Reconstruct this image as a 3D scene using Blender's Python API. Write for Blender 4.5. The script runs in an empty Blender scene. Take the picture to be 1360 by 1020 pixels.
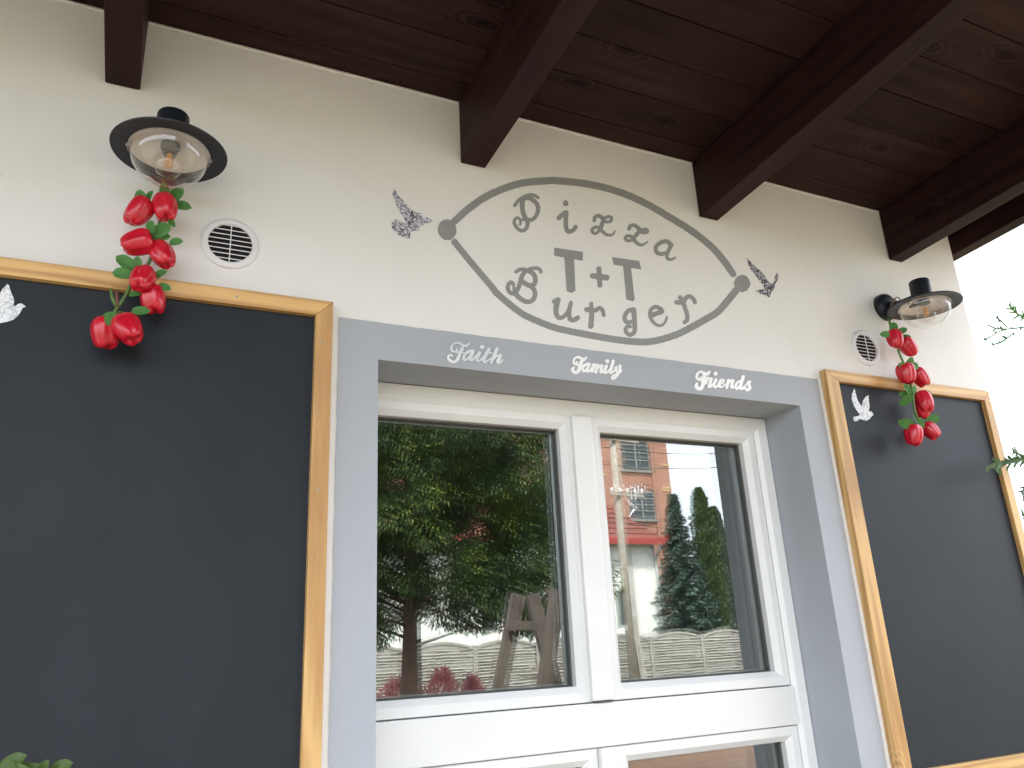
import bpy, bmesh, math, random
import numpy as np
from mathutils import Vector, Matrix

# ------------------------------------------------------------------ camera, sky, sun, exposure
scene = bpy.context.scene
col = scene.collection
rad = math.radians
PITCH, ROLL, YAW, FPX = 0.32202009, 0.05051897, -0.45439268, 1045.72407
CAM = np.array([0.0, -2.0, 1.5])
def _rot():
    cx, sx = math.cos(PITCH), math.sin(PITCH); cy, sy = math.cos(ROLL), math.sin(ROLL); cz, sz = math.cos(YAW), math.sin(YAW)
    Rz = np.array([[cz, -sz, 0], [sz, cz, 0], [0, 0, 1]]); Rx = np.array([[1, 0, 0], [0, cx, -sx], [0, sx, cx]])
    Ry = np.array([[cy, 0, sy], [0, 1, 0], [-sy, 0, cy]])
    return Rz @ Rx @ Ry
RM = _rot()
cam = bpy.data.cameras.new('camera'); cam_o = bpy.data.objects.new('camera', cam); col.objects.link(cam_o)
m3 = Matrix([[RM[i, 0], RM[i, 2], -RM[i, 1]] for i in range(3)])
cam_o.matrix_world = Matrix.Translation(CAM.tolist()) @ m3.to_4x4()
cam.sensor_width = 36; cam.lens = FPX / 1360 * 36; cam.clip_start = 0.02; cam.clip_end = 2000
scene.camera = cam_o

SUN_EL, SUN_AZ = rad(52), math.atan2(-0.5, 0.85)      # azimuth as atan2(x, y): from behind the house, so its front lies in open shade
world = bpy.data.worlds.new('World'); scene.world = world; world.use_nodes = True
wn = world.node_tree; wn.nodes.clear()
sky = wn.nodes.new('ShaderNodeTexSky'); sky.sky_type = 'NISHITA'; sky.sun_disc = False
sky.sun_elevation = SUN_EL; sky.sun_rotation = SUN_AZ % (2 * math.pi); sky.dust_density = 4; sky.air_density = 1.0
hs = wn.nodes.new('ShaderNodeHueSaturation'); hs.inputs['Saturation'].default_value = 0.22
mixw = wn.nodes.new('ShaderNodeMix'); mixw.data_type = 'RGBA'; mixw.inputs[0].default_value = 0.6
mixw.inputs[7].default_value = (7.9, 8.55, 9.6, 1)       # even overcast veil
bg = wn.nodes.new('ShaderNodeBackground'); bg.inputs[1].default_value = 0.11
wo = wn.nodes.new('ShaderNodeOutputWorld')
wn.links.new(sky.outputs[0], hs.inputs['Color']); wn.links.new(hs.outputs[0], mixw.inputs[6])
wn.links.new(mixw.outputs[2], bg.inputs[0]); wn.links.new(bg.outputs[0], wo.inputs[0])
sl = bpy.data.lights.new('sun', 'SUN'); sl.energy = 2.2; sl.angle = rad(8); sl.color = (1, 0.97, 0.92)
so = bpy.data.objects.new('sun', sl); col.objects.link(so)
sd = Vector((math.sin(SUN_AZ) * math.cos(SUN_EL), math.cos(SUN_AZ) * math.cos(SUN_EL), math.sin(SUN_EL)))
so.rotation_euler = sd.to_track_quat('Z', 'Y').to_euler(); so.location = (0, -3, 8)
scene.view_settings.view_transform = 'Standard'; scene.view_settings.look = 'None'
scene.view_settings.gamma = 1; scene.view_settings.use_curve_mapping = False
scene.view_settings.exposure = 2.52
cy = scene.cycles; cy.max_bounces = 7; cy.diffuse_bounces = 3; cy.glossy_bounces = 4; cy.transmission_bounces = 4; cy.transparent_max_bounces = 10; cy.caustics_reflective = False; cy.caustics_refractive = False

# ------------------------------------------------------------------ helpers
random.seed(7); rng = np.random.default_rng(7)
def ray(px):
    px = np.asarray(px, float).reshape(-1, 2)
    d = np.stack([(px[:, 0] - 680) / FPX, np.ones(len(px)), -(px[:, 1] - 510) / FPX], 1)
    return d @ RM.T
def at(px, y=0.0):
    "surveyed picture points -> points on the vertical plane at depth y (the wall is y = 0)"
    d = ray(px); t = (y - CAM[1]) / d[:, 1]
    return CAM + d * t[:, None]
GLASS_Y = 0.24
def RP(px, py, L):
    "a point seen mirrored in the window glass, L metres along the line of sight depth -> its real place before the house"
    d = ray([(px, py)])[0]
    return Vector((d[0] / d[1] * L, 2 * GLASS_Y + 2 - L, 1.5 + d[2] / d[1] * L))

def tag(o, label=None, cat=None, group=None, kind=None):
    if label: o['label'] = label
    if cat: o['category'] = cat
    if group: o['group'] = group
    if kind: o['kind'] = kind
    return o
def empty(name, loc=(0, 0, 0), parent=None):
    o = bpy.data.objects.new(name, None); col.objects.link(o); o.location = loc; o.empty_display_size = 0.1
    if parent: o.parent = parent
    return o
def link(name, me, mat=None, parent=None, smooth=False):
    o = bpy.data.objects.new(name, me); col.objects.link(o)
    if mat and not me.materials: me.materials.append(mat)
    if smooth: me.polygons.foreach_set('use_smooth', [True] * len(me.polygons))
    if parent:
        o.parent = parent
        # parents only ever carry translations: keep the geometry written in world coordinates
        p = parent; off = Vector((0, 0, 0))
        while p: off += p.location; p = p.parent
        o.location = -off
    return o
class MB:
    def __init__(s): s.v = []; s.f = []
    def add(s, vs, fs):
        b = len(s.v); s.v += [tuple(v) for v in vs]; s.f += [tuple(b + i for i in f) for f in fs]; return s
    def box(s, x0, x1, y0, y1, z0, z1):
        return s.add([(x0, y0, z0), (x1, y0, z0), (x1, y1, z0), (x0, y1, z0), (x0, y0, z1), (x1, y0, z1), (x1, y1, z1), (x0, y1, z1)],
                     [(3, 2, 1, 0), (4, 5, 6, 7), (0, 1, 5, 4), (1, 2, 6, 5), (2, 3, 7, 6), (3, 0, 4, 7)])
    def hexa(s, a, b):
        return s.add(list(a) + list(b), [(3, 2, 1, 0), (4, 5, 6, 7), (0, 1, 5, 4), (1, 2, 6, 5), (2, 3, 7, 6), (3, 0, 4, 7)])
    def beam(s, a, b, w, h, up=(0, 0, 1)):
        a = Vector(a); b = Vector(b); d = (b - a).normalized(); u = Vector(up)
        r = d.cross(u)
        if r.length < 1e-4: r = d.cross(Vector((0, 1, 0)))
        r.normalize(); u = r.cross(d); r *= w / 2; u *= h / 2
        return s.hexa([a - r - u, a + r - u, a + r + u, a - r + u], [b - r - u, b + r - u, b + r + u, b - r + u])
    def tube(s, pts, radii, n=8, cap=True):
        pts = [Vector(p) for p in pts]
        if not hasattr(radii, '__len__'): radii = [radii] * len(pts)
        base = len(s.v); ref = None
        for i, p in enumerate(pts):
            d = (pts[min(i + 1, len(pts) - 1)] - pts[max(i - 1, 0)]).normalized()
            if ref is None: ref = d.orthogonal().normalized()
            ref = (ref - d * ref.dot(d)).normalized(); q = d.cross(ref)
            for k in range(n):
                a = 2 * math.pi * k / n
                s.v.append(tuple(p + (ref * math.cos(a) + q * math.sin(a)) * radii[i]))
        for i in range(len(pts) - 1):
            for k in range(n):
                s.f.append((base + i * n + k, base + i * n + (k + 1) % n, base + (i + 1) * n + (k + 1) % n, base + (i + 1) * n + k))
        if cap:
            s.f.append(tuple(base + k for k in range(n))[::-1]); s.f.append(tuple(base + (len(pts) - 1) * n + k for k in range(n)))
        return s
    def lathe(s, prof, c=(0, 0, 0), n=40, axis='z'):
        base = len(s.v); idx = []
        for r, h in prof:
            if r < 1e-6:
                idx.append([len(s.v)]); s.v.append(s._ax(0, 0, h, c, axis))
            else:
                idx.append(list(range(len(s.v), len(s.v) + n)))
                for k in range(n):
                    a = 2 * math.pi * k / n; s.v.append(s._ax(r * math.cos(a), r * math.sin(a), h, c, axis))
        for A, B in zip(idx[:-1], idx[1:]):
            for k in range(n):
                k2 = (k + 1) % n
                if len(A) == 1 and len(B) == 1: continue
                if len(A) == 1: s.f.append((A[0], B[k2], B[k]))
                elif len(B) == 1: s.f.append((A[k], A[k2], B[0]))
                else: s.f.append((A[k], A[k2], B[k2], B[k]))
        return s
    @staticmethod
    def _ax(a, b, h, c, axis):
        if axis == 'z': return (c[0] + a, c[1] + b, c[2] + h)
        return (c[0] + a, c[1] - h, c[2] + b)          # axis pointing out of the wall (-y)
    def mesh(s, name):
        me = bpy.data.meshes.new(name); me.from_pydata(s.v, [], s.f); me.update(); return me
    def build(s, name, mat, parent=None, smooth=False, bevel=0, recalc=True):
        me = s.mesh(name)
        if recalc or bevel:
            bm = bmesh.new(); bm.from_mesh(me)
            if bevel:
                bmesh.ops.bevel(bm, geom=[e for e in bm.edges if e.is_manifold and e.calc_face_angle(0) > 0.5], offset=bevel, segments=2, affect='EDGES', profile=0.6)
            if recalc: bmesh.ops.recalc_face_normals(bm, faces=bm.faces)
            bm.to_mesh(me); bm.free()
        o = link(name, me, mat, parent, smooth)
        return o
def autosmooth(o, ang=35):
    me = o.data; me.polygons.foreach_set('use_smooth', [True] * len(me.polygons))
    try: me.set_sharp_from_angle(angle=rad(ang))
    except Exception: pass
    return o

# ------------------------------------------------------------------ materials
class NT:
    def __init__(s, name, rough=0.6, spec=0.5):
        s.m = bpy.data.materials.new(name); s.m.use_nodes = True; s.t = s.m.node_tree
        s.b = s.t.nodes['Principled BSDF']; s.out = s.t.nodes['Material Output']
        s.b.inputs['Roughness'].default_value = rough; s.b.inputs['Specular IOR Level'].default_value = spec
        s._co = None
    def n(s, typ, **kw):
        nd = s.t.nodes.new(typ)
        for k, v in kw.items():
            if k in nd.inputs.keys(): nd.inputs[k].default_value = v
            else: setattr(nd, k, v)
        return nd
    def l(s, a, b): s.t.links.new(a, b)
    def coord(s, scale=(1, 1, 1), kind='Object', rot=(0, 0, 0), loc=None):
        c = s.n('ShaderNodeTexCoord'); mp = s.n('ShaderNodeMapping'); mp.inputs['Scale'].default_value = scale; mp.inputs['Rotation'].default_value = rot
        if loc: mp.inputs['Location'].default_value = loc
        s.l(c.outputs[kind], mp.inputs[0]); return mp.outputs[0]
    def noise(s, vec, scale=5, detail=4, rough=0.55, dist=0):
        n = s.n('ShaderNodeTexNoise', Scale=scale, Detail=detail, Roughness=rough, Distortion=dist)
        if vec is not None: s.l(vec, n.inputs['Vector'])
        return n.outputs['Fac']
    def ramp(s, fac, stops):
        r = s.n('ShaderNodeValToRGB'); e = r.color_ramp.elements
        while len(e) < len(stops): e.new(0.5)
        for el, (p, c) in zip(e, stops): el.position = p; el.color = c if len(c) == 4 else (*c, 1)
        s.l(fac, r.inputs[0]); return r.outputs[0]
    def mix(s, fac, a, b, mode='MIX'):
        m = s.n('ShaderNodeMix'); m.data_type = 'RGBA'; m.blend_type = mode
        for sock, v in ((m.inputs[0], fac), (m.inputs[6], a), (m.inputs[7], b)):
            if hasattr(v, 'is_linked') or hasattr(v, 'links'): s.l(v, sock)
            elif isinstance(v, (int, float)): sock.default_value = v
            else: sock.default_value = v if len(v) == 4 else (*v, 1)
        return m.outputs[2]
    def math(s, op, a, b=0.0):
        m = s.n('ShaderNodeMath'); m.operation = op
        for sock, v in ((m.inputs[0], a), (m.inputs[1], b)):
            if isinstance(v, (int, float)): sock.default_value = v
            else: s.l(v, sock)
        return m.outputs[0]
    def color(s, c):
        if isinstance(c, (tuple, list)): s.b.inputs['Base Color'].default_value = c if len(c) == 4 else (*c, 1)
        else: s.l(c, s.b.inputs['Base Color'])
        return s
    def bump(s, h, strength=0.3, dist=0.01):
        b = s.n('ShaderNodeBump', Strength=strength, Distance=dist); s.l(h, b.inputs['Height']); s.l(b.outputs[0], s.b.inputs['Normal']); return s
    def rough(s, sock): s.l(sock, s.b.inputs['Roughness']); return s

def plain(name, c, rough=0.5, var=0.12, scale=6, bump=0.0, bscale=60, metal=0, spec=0.5):
    t = NT(name, rough, spec); v = t.coord()
    d = tuple(x * (1 - var) for x in c); e = tuple(min(1, x * (1 + var * 0.6)) for x in c)
    t.color(t.ramp(t.noise(v, scale, 5), [(0.3, d), (0.7, e)])); t.b.inputs['Metallic'].default_value = metal
    if bump: t.bump(t.noise(v, bscale, 4), bump, 0.004)
    return t.m
def stucco():
    t = NT('cream_render', 0.88, 0.25); v = t.coord()
    base = t.ramp(t.noise(v, 1.3, 6, 0.6), [(0.25, (0.785, 0.772, 0.75)), (0.75, (0.828, 0.82, 0.805))])
    streak = t.noise(t.coord((9, 9, 0.9)), 1.0, 5, 0.6)
    base = t.mix(t.math('MULTIPLY', t.ramp(streak, [(0.55, (0, 0, 0)), (0.8, (1, 1, 1))]), 0.10), base, (0.55, 0.50, 0.42))
    spots = t.noise(t.coord((1, 1, 1), loc=(3, 1, 7)), 38, 2, 0.5)
    base = t.mix(t.math('MULTIPLY', t.ramp(spots, [(0.71, (0, 0, 0)), (0.78, (1, 1, 1))]), 0.35), base, (0.42, 0.36, 0.29))
    t.color(base)
    h = t.math('ADD', t.noise(v, 240, 3, 0.6), t.math('MULTIPLY', t.noise(v, 9, 4), 2.2)); t.bump(h, 0.12, 0.004)
    return t.m
def painted_grey():
    t = NT('grey_wall_paint', 0.62, 0.4); v = t.coord()
    t.color(t.ramp(t.noise(v, 2.2, 6), [(0.3, (0.370, 0.390, 0.428)), (0.7, (0.410, 0.430, 0.468))]))
    t.bump(t.math('ADD', t.noise(v, 260, 3), t.math('MULTIPLY', t.noise(v, 11, 4), 2)), 0.2, 0.004); return t.m
def wood(name, dark, light, axis='x', scale=1.0, rough=0.55, knots=0.6, knotcol=None, gloss=None, rnd=0.25, ring=18, bump=0.25, wave=0.3, knotden=0.45, spec=0.4):
    t = NT(name, rough, spec)
    st = {'x': (0.55, 7, 7), 'y': (7, 0.55, 7), 'z': (7, 7, 0.55)}[axis]
    st = tuple(q * scale for q in st)
    tc = t.n('ShaderNodeTexCoord'); oi = t.n('ShaderNodeObjectInfo')
    off = t.n('ShaderNodeVectorMath', operation='SCALE'); off.inputs[0].default_value = (17.3, 9.1, 13.7); t.l(oi.outputs['Random'], off.inputs['Scale'])
    add = t.n('ShaderNodeVectorMath', operation='ADD'); t.l(tc.outputs['Object'], add.inputs[0]); t.l(off.outputs[0], add.inputs[1])
    mp = t.n('ShaderNodeMapping'); mp.inputs['Scale'].default_value = st; t.l(add.outputs[0], mp.inputs[0])
    v = mp.outputs[0]
    warp = t.n('ShaderNodeTexNoise', Scale=0.8, Detail=2.0); t.l(v, warp.inputs['Vector'])
    vv = t.n('ShaderNodeVectorMath', operation='ADD'); sc = t.n('ShaderNodeVectorMath', operation='SCALE'); sc.inputs['Scale'].default_value = 0.55
    t.l(warp.outputs['Color'], sc.inputs[0]); t.l(v, vv.inputs[0]); t.l(sc.outputs[0], vv.inputs[1])
    g1 = t.n('ShaderNodeTexWave', Scale=ring * 0.06, Distortion=6.0, Detail=3.0); g1.wave_type = 'RINGS'
    g1.inputs['Detail Scale'].default_value = 1.4; t.l(vv.outputs[0], g1.inputs['Vector'])
    g2 = t.noise(vv.outputs[0], 3.2, 8, 0.65)
    g3 = t.noise(add.outputs[0], 2.6, 4, 0.6)
    fac = t.math('ADD', t.math('ADD', t.math('MULTIPLY', g1.outputs['Fac'], wave), t.math('MULTIPLY', g2, 0.75 - wave * .4)), t.math('MULTIPLY', t.math('SUBTRACT', g3, .35), .45))
    c = t.ramp(fac, [(0.22, dark), (0.78, light)])
    sep = t.n('ShaderNodeSeparateXYZ'); t.l(add.outputs[0], sep.inputs[0]); o3 = dict(x=sep.outputs[0], y=sep.outputs[1], z=sep.outputs[2]); along = o3.pop(axis); oth = list(o3.values())
    cmb = t.n('ShaderNodeCombineXYZ'); t.l(t.math('MULTIPLY', along, 1.7 * scale), cmb.inputs[0]); t.l(t.math('MULTIPLY', t.math('ADD', oth[0], oth[1]), 4.2 * scale), cmb.inputs[1])
    vo = t.n('ShaderNodeTexVoronoi', Scale=1.0); vo.voronoi_dimensions = '2D'; t.l(cmb.outputs[0], vo.inputs['Vector'])
    vsep = t.n('ShaderNodeSeparateColor'); t.l(vo.outputs['Color'], vsep.inputs[0]); keep = t.math('GREATER_THAN', vsep.outputs[0], 1 - knotden)
    dist = t.math('ADD', vo.outputs['Distance'], t.math('MULTIPLY', t.math('SUBTRACT', t.noise(cmb.outputs[0], 7, 3), .5), .10))
    kf = t.math('MULTIPLY', t.ramp(dist, [(0.045, (1, 1, 1)), (0.10, (0, 0, 0))]), keep)
    halo = t.math('MULTIPLY', t.math('MULTIPLY', t.math('SINE', t.math('MULTIPLY', dist, 85.0)), t.ramp(dist, [(0.08, (1, 1, 1)), (0.34, (0, 0, 0))])), keep)
    c = t.mix(t.math('MULTIPLY', t.math('MAXIMUM', halo, 0), .55), c, tuple(q * 0.5 for q in dark)); c = t.mix(t.math('MULTIPLY', t.math('MAXIMUM', t.math('MULTIPLY', halo, -1), 0), .35), c, tuple(min(1, q * 1.5) for q in light))
    c = t.mix(t.math('MULTIPLY', kf, knots), c, knotcol or tuple(q * 0.35 for q in dark))
    br = t.n('ShaderNodeMapRange'); br.inputs[3].default_value = 1 - rnd; br.inputs[4].default_value = 1 + rnd; t.l(oi.outputs['Random'], br.inputs[0])
    hsv = t.n('ShaderNodeHueSaturation'); t.l(c, hsv.inputs['Color']); t.l(br.outputs[0], hsv.inputs['Value'])
    t.color(hsv.outputs[0]); t.bump(fac, bump, 0.003); return t.m
def leaf_mat(name, stops, rough=0.5, trans=0.25, spec=0.4):
    t = NT(name, rough, spec); g = t.n('ShaderNodeNewGeometry'); oi = t.n('ShaderNodeObjectInfo')
    r = t.math('FRACT', t.math('ADD', g.outputs['Random Per Island'], t.math('MULTIPLY', oi.outputs['Random'], 0.4)))
    big = t.noise(t.coord(), 1.6, 3)
    f = t.math('ADD', t.math('MULTIPLY', g.outputs['Random Per Island'], 0.35), t.math('MULTIPLY', t.math('SUBTRACT', big, 0.28), 1.25))
    c = t.ramp(f, stops); t.color(c)
    tr = t.n('ShaderNodeBsdfTranslucent'); t.l(c, tr.inputs['Color']); mx = t.n('ShaderNodeMixShader'); mx.inputs[0].default_value = trans
    t.l(t.b.outputs[0], mx.inputs[1]); t.l(tr.outputs[0], mx.inputs[2]); t.l(mx.outputs[0], t.out.inputs[0]); return t.m
def glass_thin(name, ior=1.5, tint=(0.95, 0.97, 0.96), rough=0.0, gain=1.0):
    t = NT(name); t.t.nodes.remove(t.b)
    tr = t.n('ShaderNodeBsdfTransparent'); tr.inputs[0].default_value = (*tint, 1)
    gl = t.n('ShaderNodeBsdfGlossy', Roughness=rough); gl.inputs['Color'].default_value = (1, 1, 1, 1)
    lw = t.n('ShaderNodeLayerWeight', Blend=0.5); f0 = ((ior - 1) / (ior + 1)) ** 2          # Schlick, the same from both sides of the thin sheet
    f = t.math('ADD', t.math('MULTIPLY', t.math('POWER', lw.outputs['Facing'], 5.0), 1 - f0), f0); f = t.math('MINIMUM', t.math('MULTIPLY', f, gain), 0.95)
    mx = t.n('ShaderNodeMixShader'); t.l(f, mx.inputs[0]); t.l(tr.outputs[0], mx.inputs[1]); t.l(gl.outputs[0], mx.inputs[2])
    t.l(mx.outputs[0], t.out.inputs[0]); return t.m

M = {}
M['wall'] = stucco(); M['grey'] = painted_grey()
M['raf'] = wood('dark_stained_rafter', (0.011, 0.0052, 0.0062), (0.042, 0.0175, 0.0145), 'y', 1.1, 0.55, 0.8, rnd=0.12, bump=0.4, ring=10, wave=0.12, spec=0.12)
M['plank'] = wood('dark_stained_plank', (0.012, 0.0056, 0.0054), (0.048, 0.0220, 0.0180), 'x', 1.3, 0.6, 0.75, rnd=0.18, bump=0.35, ring=16, wave=0.12, spec=0.12)
PD, PL = (0.43, 0.225, 0.08), (0.70, 0.44, 0.18)
M['pine_x'] = wood('varnished_pine_rail', PD, PL, 'x', 1.6, 0.42, 0.45, (0.20, 0.08, 0.03), rnd=0.08, bump=0.12, wave=0.45, knotden=0.35)
M['pine_z'] = wood('varnished_pine_stile', PD, PL, 'z', 1.6, 0.42, 0.45, (0.20, 0.08, 0.03), rnd=0.08, bump=0.12, wave=0.45, knotden=0.35)
M['pvc'] = plain('white_frame_paint', (0.80, 0.80, 0.79), 0.32, 0.05, 3)
M['pvc_old'] = plain('white_plastic', (0.80, 0.79, 0.82), 0.4, 0.05, 8)
M['gasket'] = plain('black_rubber_gasket', (0.085, 0.09, 0.082), 0.6)
M['spacer'] = plain('aluminium_spacer', (0.35, 0.36, 0.36), 0.4, metal=0.7)
M['metal'] = plain('black_powder_coat', (0.011, 0.0145, 0.021), 0.42, 0.2, 30, 0.08, 300, spec=0.35)
M['vent_shade'] = plain('painted_duct_shade', (0.006, 0.006, 0.012), 0.9)
M['reflector'] = plain('white_lamp_reflector', (0.74, 0.72, 0.69), 0.35)
M['lampglass'] = glass_thin('clear_lamp_glass', 1.5, (0.975, 0.975, 0.975), 0.01, 1.7)
M['bulbglass'] = glass_thin('clear_bulb_glass', 1.5, (0.96, 0.93, 0.90), 0.0, 1.3)
M['pane'] = glass_thin('coated_window_glass', 1.62, (0.72, 0.78, 0.76), 0.0, 4.0)
M['fil'] = plain('amber_filament', (0.85, 0.42, 0.12), 0.35)
M['red'] = None
t = NT('glossy_red_plastic', 0.30, 0.5); v = t.coord()
t.color(t.ramp(t.noise(v, 3, 2), [(0.35, (0.52, 0.006, 0.022)), (0.7, (0.62, 0.010, 0.034))])); t.b.inputs['Coat Weight'].default_value = 0.25; t.b.inputs['Coat Roughness'].default_value = 0.15
M['red'] = t.m
M['fleaf'] = leaf_mat('cloth_leaf_green', [(0.2, (0.05, 0.18, 0.04)), (0.8, (0.13, 0.34, 0.08))], 0.55, 0.25)
M['fstem'] = plain('green_wrapped_wire', (0.10, 0.19, 0.05), 0.6, 0.3, 40)
M['twine'] = plain('brown_twine', (0.22, 0.13, 0.08), 0.8, 0.3, 60)
t = NT('chalkboard', 0.52, 0.26); v = t.coord()
dust = t.noise(t.coord((1, 1, 1)), 2.4, 7, 0.62, 0.6); sm = t.noise(t.coord((3, 3, 1.2), rot=(0, 0.5, 0)), 2.0, 5, 0.6)
c = t.ramp(t.math('ADD', t.math('MULTIPLY', dust, 0.6), t.math('MULTIPLY', sm, 0.4)), [(0.30, (0.0105, 0.0135, 0.018)), (0.74, (0.0195, 0.0245, 0.0315))])
c = t.mix(t.math('MULTIPLY', t.ramp(t.noise(v, 9, 3), [(0.66, (0, 0, 0)), (0.85, (1, 1, 1))]), 0.03), c, (0.25, 0.26, 0.27))
t.color(c); t.bump(t.noise(v, 300, 2), 0.06, 0.002); M['board'] = t.m
t = NT('grey_sign_paint', 0.7, 0.3); v = t.coord(); t.color(t.ramp(t.noise(v, 14, 6, 0.65), [(0.25, (0.265, 0.268, 0.265)), (0.75, (0.315, 0.32, 0.32))])); t.bump(t.noise(v, 220, 3), 0.25, 0.003); M['sign'] = t.m
M['script'] = plain('white_cut_lettering', (0.93, 0.93, 0.94), 0.3, 0.02)
t = NT('silvered_lettering', 0.32, 0.5); v = t.coord(); t.color(t.ramp(t.noise(v, 9, 3), [(0.4, (0.62, 0.66, 0.70)), (0.6, (0.84, 0.85, 0.87))])); M['script2'] = t.m
def lace(name, light, dark, thr):
    t = NT(name, 0.5, 0.3); v = t.coord((1, 1, 1)); ds = t.n('ShaderNodeTexNoise', Scale=40.0, Detail=2.0); t.l(v, ds.inputs['Vector'])
    sc = t.n('ShaderNodeVectorMath', operation='SCALE'); sc.inputs['Scale'].default_value = 0.03; t.l(ds.outputs['Color'], sc.inputs[0])
    ad = t.n('ShaderNodeVectorMath', operation='ADD'); t.l(v, ad.inputs[0]); t.l(sc.outputs[0], ad.inputs[1])
    vo = t.n('ShaderNodeTexVoronoi', Scale=75.0); vo.feature = 'DISTANCE_TO_EDGE'; t.l(ad.outputs[0], vo.inputs['Vector'])
    no = t.noise(v, 60, 3)
    f = t.math('ADD', vo.outputs['Distance'], t.math('MULTIPLY', t.math('SUBTRACT', no, 0.5), 0.5))
    t.color(t.ramp(f, [(thr, dark), (thr + 0.12, light)])); return t.m
M['lace'] = lace('printed_lace_bird', (0.60, 0.58, 0.66), (0.09, 0.085, 0.105), 0.03)
M['lace_dk'] = lace('printed_lace_bird_dark', (0.56, 0.55, 0.62), (0.07, 0.065, 0.08), 0.09)
M['dove'] = lace('white_dove_print', (0.84, 0.86, 0.90), (0.55, 0.57, 0.64), 0.02)
M['in_wall'] = plain('interior_plaster', (0.62, 0.58, 0.52), 0.9)
M['in_floor'] = plain('interior_floor', (0.10, 0.07, 0.05), 0.5)

# ------------------------------------------------------------------ ground
g = NT('mown_grass', 0.9, 0.2); v = g.coord(); g.color(g.ramp(g.noise(v, 3.0, 8, 0.7), [(0.3, (0.05, 0.065, 0.025)), (0.7, (0.10, 0.12, 0.05))])); g.bump(g.noise(v, 60, 5), 0.6, 0.03)
tag(MB().add([(-400, -400, -0.004), (400, -400, -0.004), (400, 400, -0.004), (-400, 400, -0.004)], [(0, 1, 2, 3)]).build('ground', g.m), kind='structure')
gv = NT('bounce_gravel', 0.95, 0.2); v = gv.coord(); gv.color(gv.ramp(gv.noise(v, 14, 8, 0.75), [(0.3, (0.15, 0.13, 0.095)), (0.7, (0.28, 0.245, 0.18))])); gv.bump(gv.noise(v, 90, 5), 0.7, 0.02)
tag(MB().add([(-14, -18.5, 0), (26, -18.5, 0), (26, 4, 0), (-14, 4, 0)], [(0, 1, 2, 3)]).build('bounce_gravel_sheet', gv.m), kind='structure')  # unseen gravel sheet, added to bounce warm light onto the wall
pvm = plain('concrete_paver', (0.37, 0.295, 0.20), 0.85, 0.25, 4, 0.3, 80)
pav = tag(MB().box(-5.0, 6.0, -3.62, 0.0, -0.06, 0.008).build('patio', plain('patio_bedding_sand', (0.22, 0.20, 0.17), 0.95)), kind='structure')
pm = MB().box(-0.196, 0.196, -0.196, 0.196, 0, 0.035).mesh('paver')
pm.materials.append(pvm)
for i in range(16):
    for j in range(9):
        o = bpy.data.objects.new('paver', pm); col.objects.link(o); o.parent = pav
        o.location = (-1.2 + i * 0.402, -0.22 - j * 0.402, 0.010 + random.uniform(-0.002, 0.002))

# ------------------------------------------------------------------ the cafe building
WX0, WX1 = -4.0, 3.208            # front wall from the far left to the right corner
OX0, OX1, OZ0, OZ1 = 0.567, 2.120, 0.10, 2.273
REC = 0.175
SL = math.tan(rad(2.8))
def soff(y, z=3.208): return z - y * SL
house = empty('cafe_building', (0, 0, 0))
tag(house, 'cream rendered cafe front with grey painted window surround under dark timber eaves', 'building')
# front wall round the opening (thick slabs, butted)
w = MB()
for (x0, x1, z0, z1) in ((WX0, OX0, -0.1, 3.4), (OX1, WX1, -0.1, 3.4), (OX0, OX1, OZ1, 3.4), (OX0, OX1, -0.1, OZ0)):
    w.add([(x0, 0, z0), (x1, 0, z0), (x1, 0, z1), (x0, 0, z1)], [(0, 1, 2, 3)])
w.add([(WX1, 0, -0.1), (WX1, 7, -0.1), (WX1, 7, 3.4), (WX1, 0, 3.4)], [(0, 1, 2, 3)])
w.add([(WX0, 0, -0.1), (WX0, 7, -0.1), (WX0, 7, 3.4), (WX0, 0, 3.4)], [(3, 2, 1, 0)])
w.add([(WX0, 7, -0.1), (WX1, 7, -0.1), (WX1, 7, 3.4), (WX0, 7, 3.4)], [(3, 2, 1, 0)])
w.add([(WX0, 0, 3.4), (WX1, 0, 3.4), (WX1, 7, 3.4), (WX0, 7, 3.4)], [(0, 1, 2, 3)])
w.build('wall', M['wall'], house, recalc=False)
# grey painted surround: sheet 3 mm proud with a hand painted edge, and the reveals
SX0, SX1, SZ1 = 0.455, 2.232, 2.384
sb = MB(); n = 130
def edge_noise(t, s): return 0.0006 * (math.sin(t * 31 + s) + 0.7 * math.sin(t * 83 + 2 * s) + 0.5 * math.sin(t * 197 + s))
def strip(pa, pb):
    b = len(sb.v); k = len(pa)
    for a, c in zip(pa, pb): sb.v.append(a); sb.v.append(c)
    for i in range(k - 1): sb.f.append((b + 2 * i, b + 2 * i + 1, b + 2 * i + 3, b + 2 * i + 2))
ts = [i / n for i in range(n + 1)]
strip([(OX0 + (OX1 - OX0) * t_, -0.003, OZ1) for t_ in ts], [(OX0 + (OX1 - OX0) * t_, -0.003, SZ1 + edge_noise(t_ * 1.6, 1)) for t_ in ts])
strip([(SX0 + edge_noise(t_ * 2.3, 3), -0.003, OZ0 + (SZ1 + edge_noise(0, 1) - OZ0) * t_) for t_ in ts], [(OX0, -0.003, OZ0 + (SZ1 + edge_noise(0, 1) - OZ0) * t_) for t_ in ts])
strip([(OX1, -0.003, OZ0 + (SZ1 + edge_noise(1.6, 1) - OZ0) * t_) for t_ in ts], [(SX1 + edge_noise(t_ * 2.3, 5), -0.003, OZ0 + (SZ1 + edge_noise(1.6, 1) - OZ0) * t_) for t_ in ts])
sb.build('painted_surround', M['grey'], house)
rv = MB(); yb = 0.285
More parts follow.
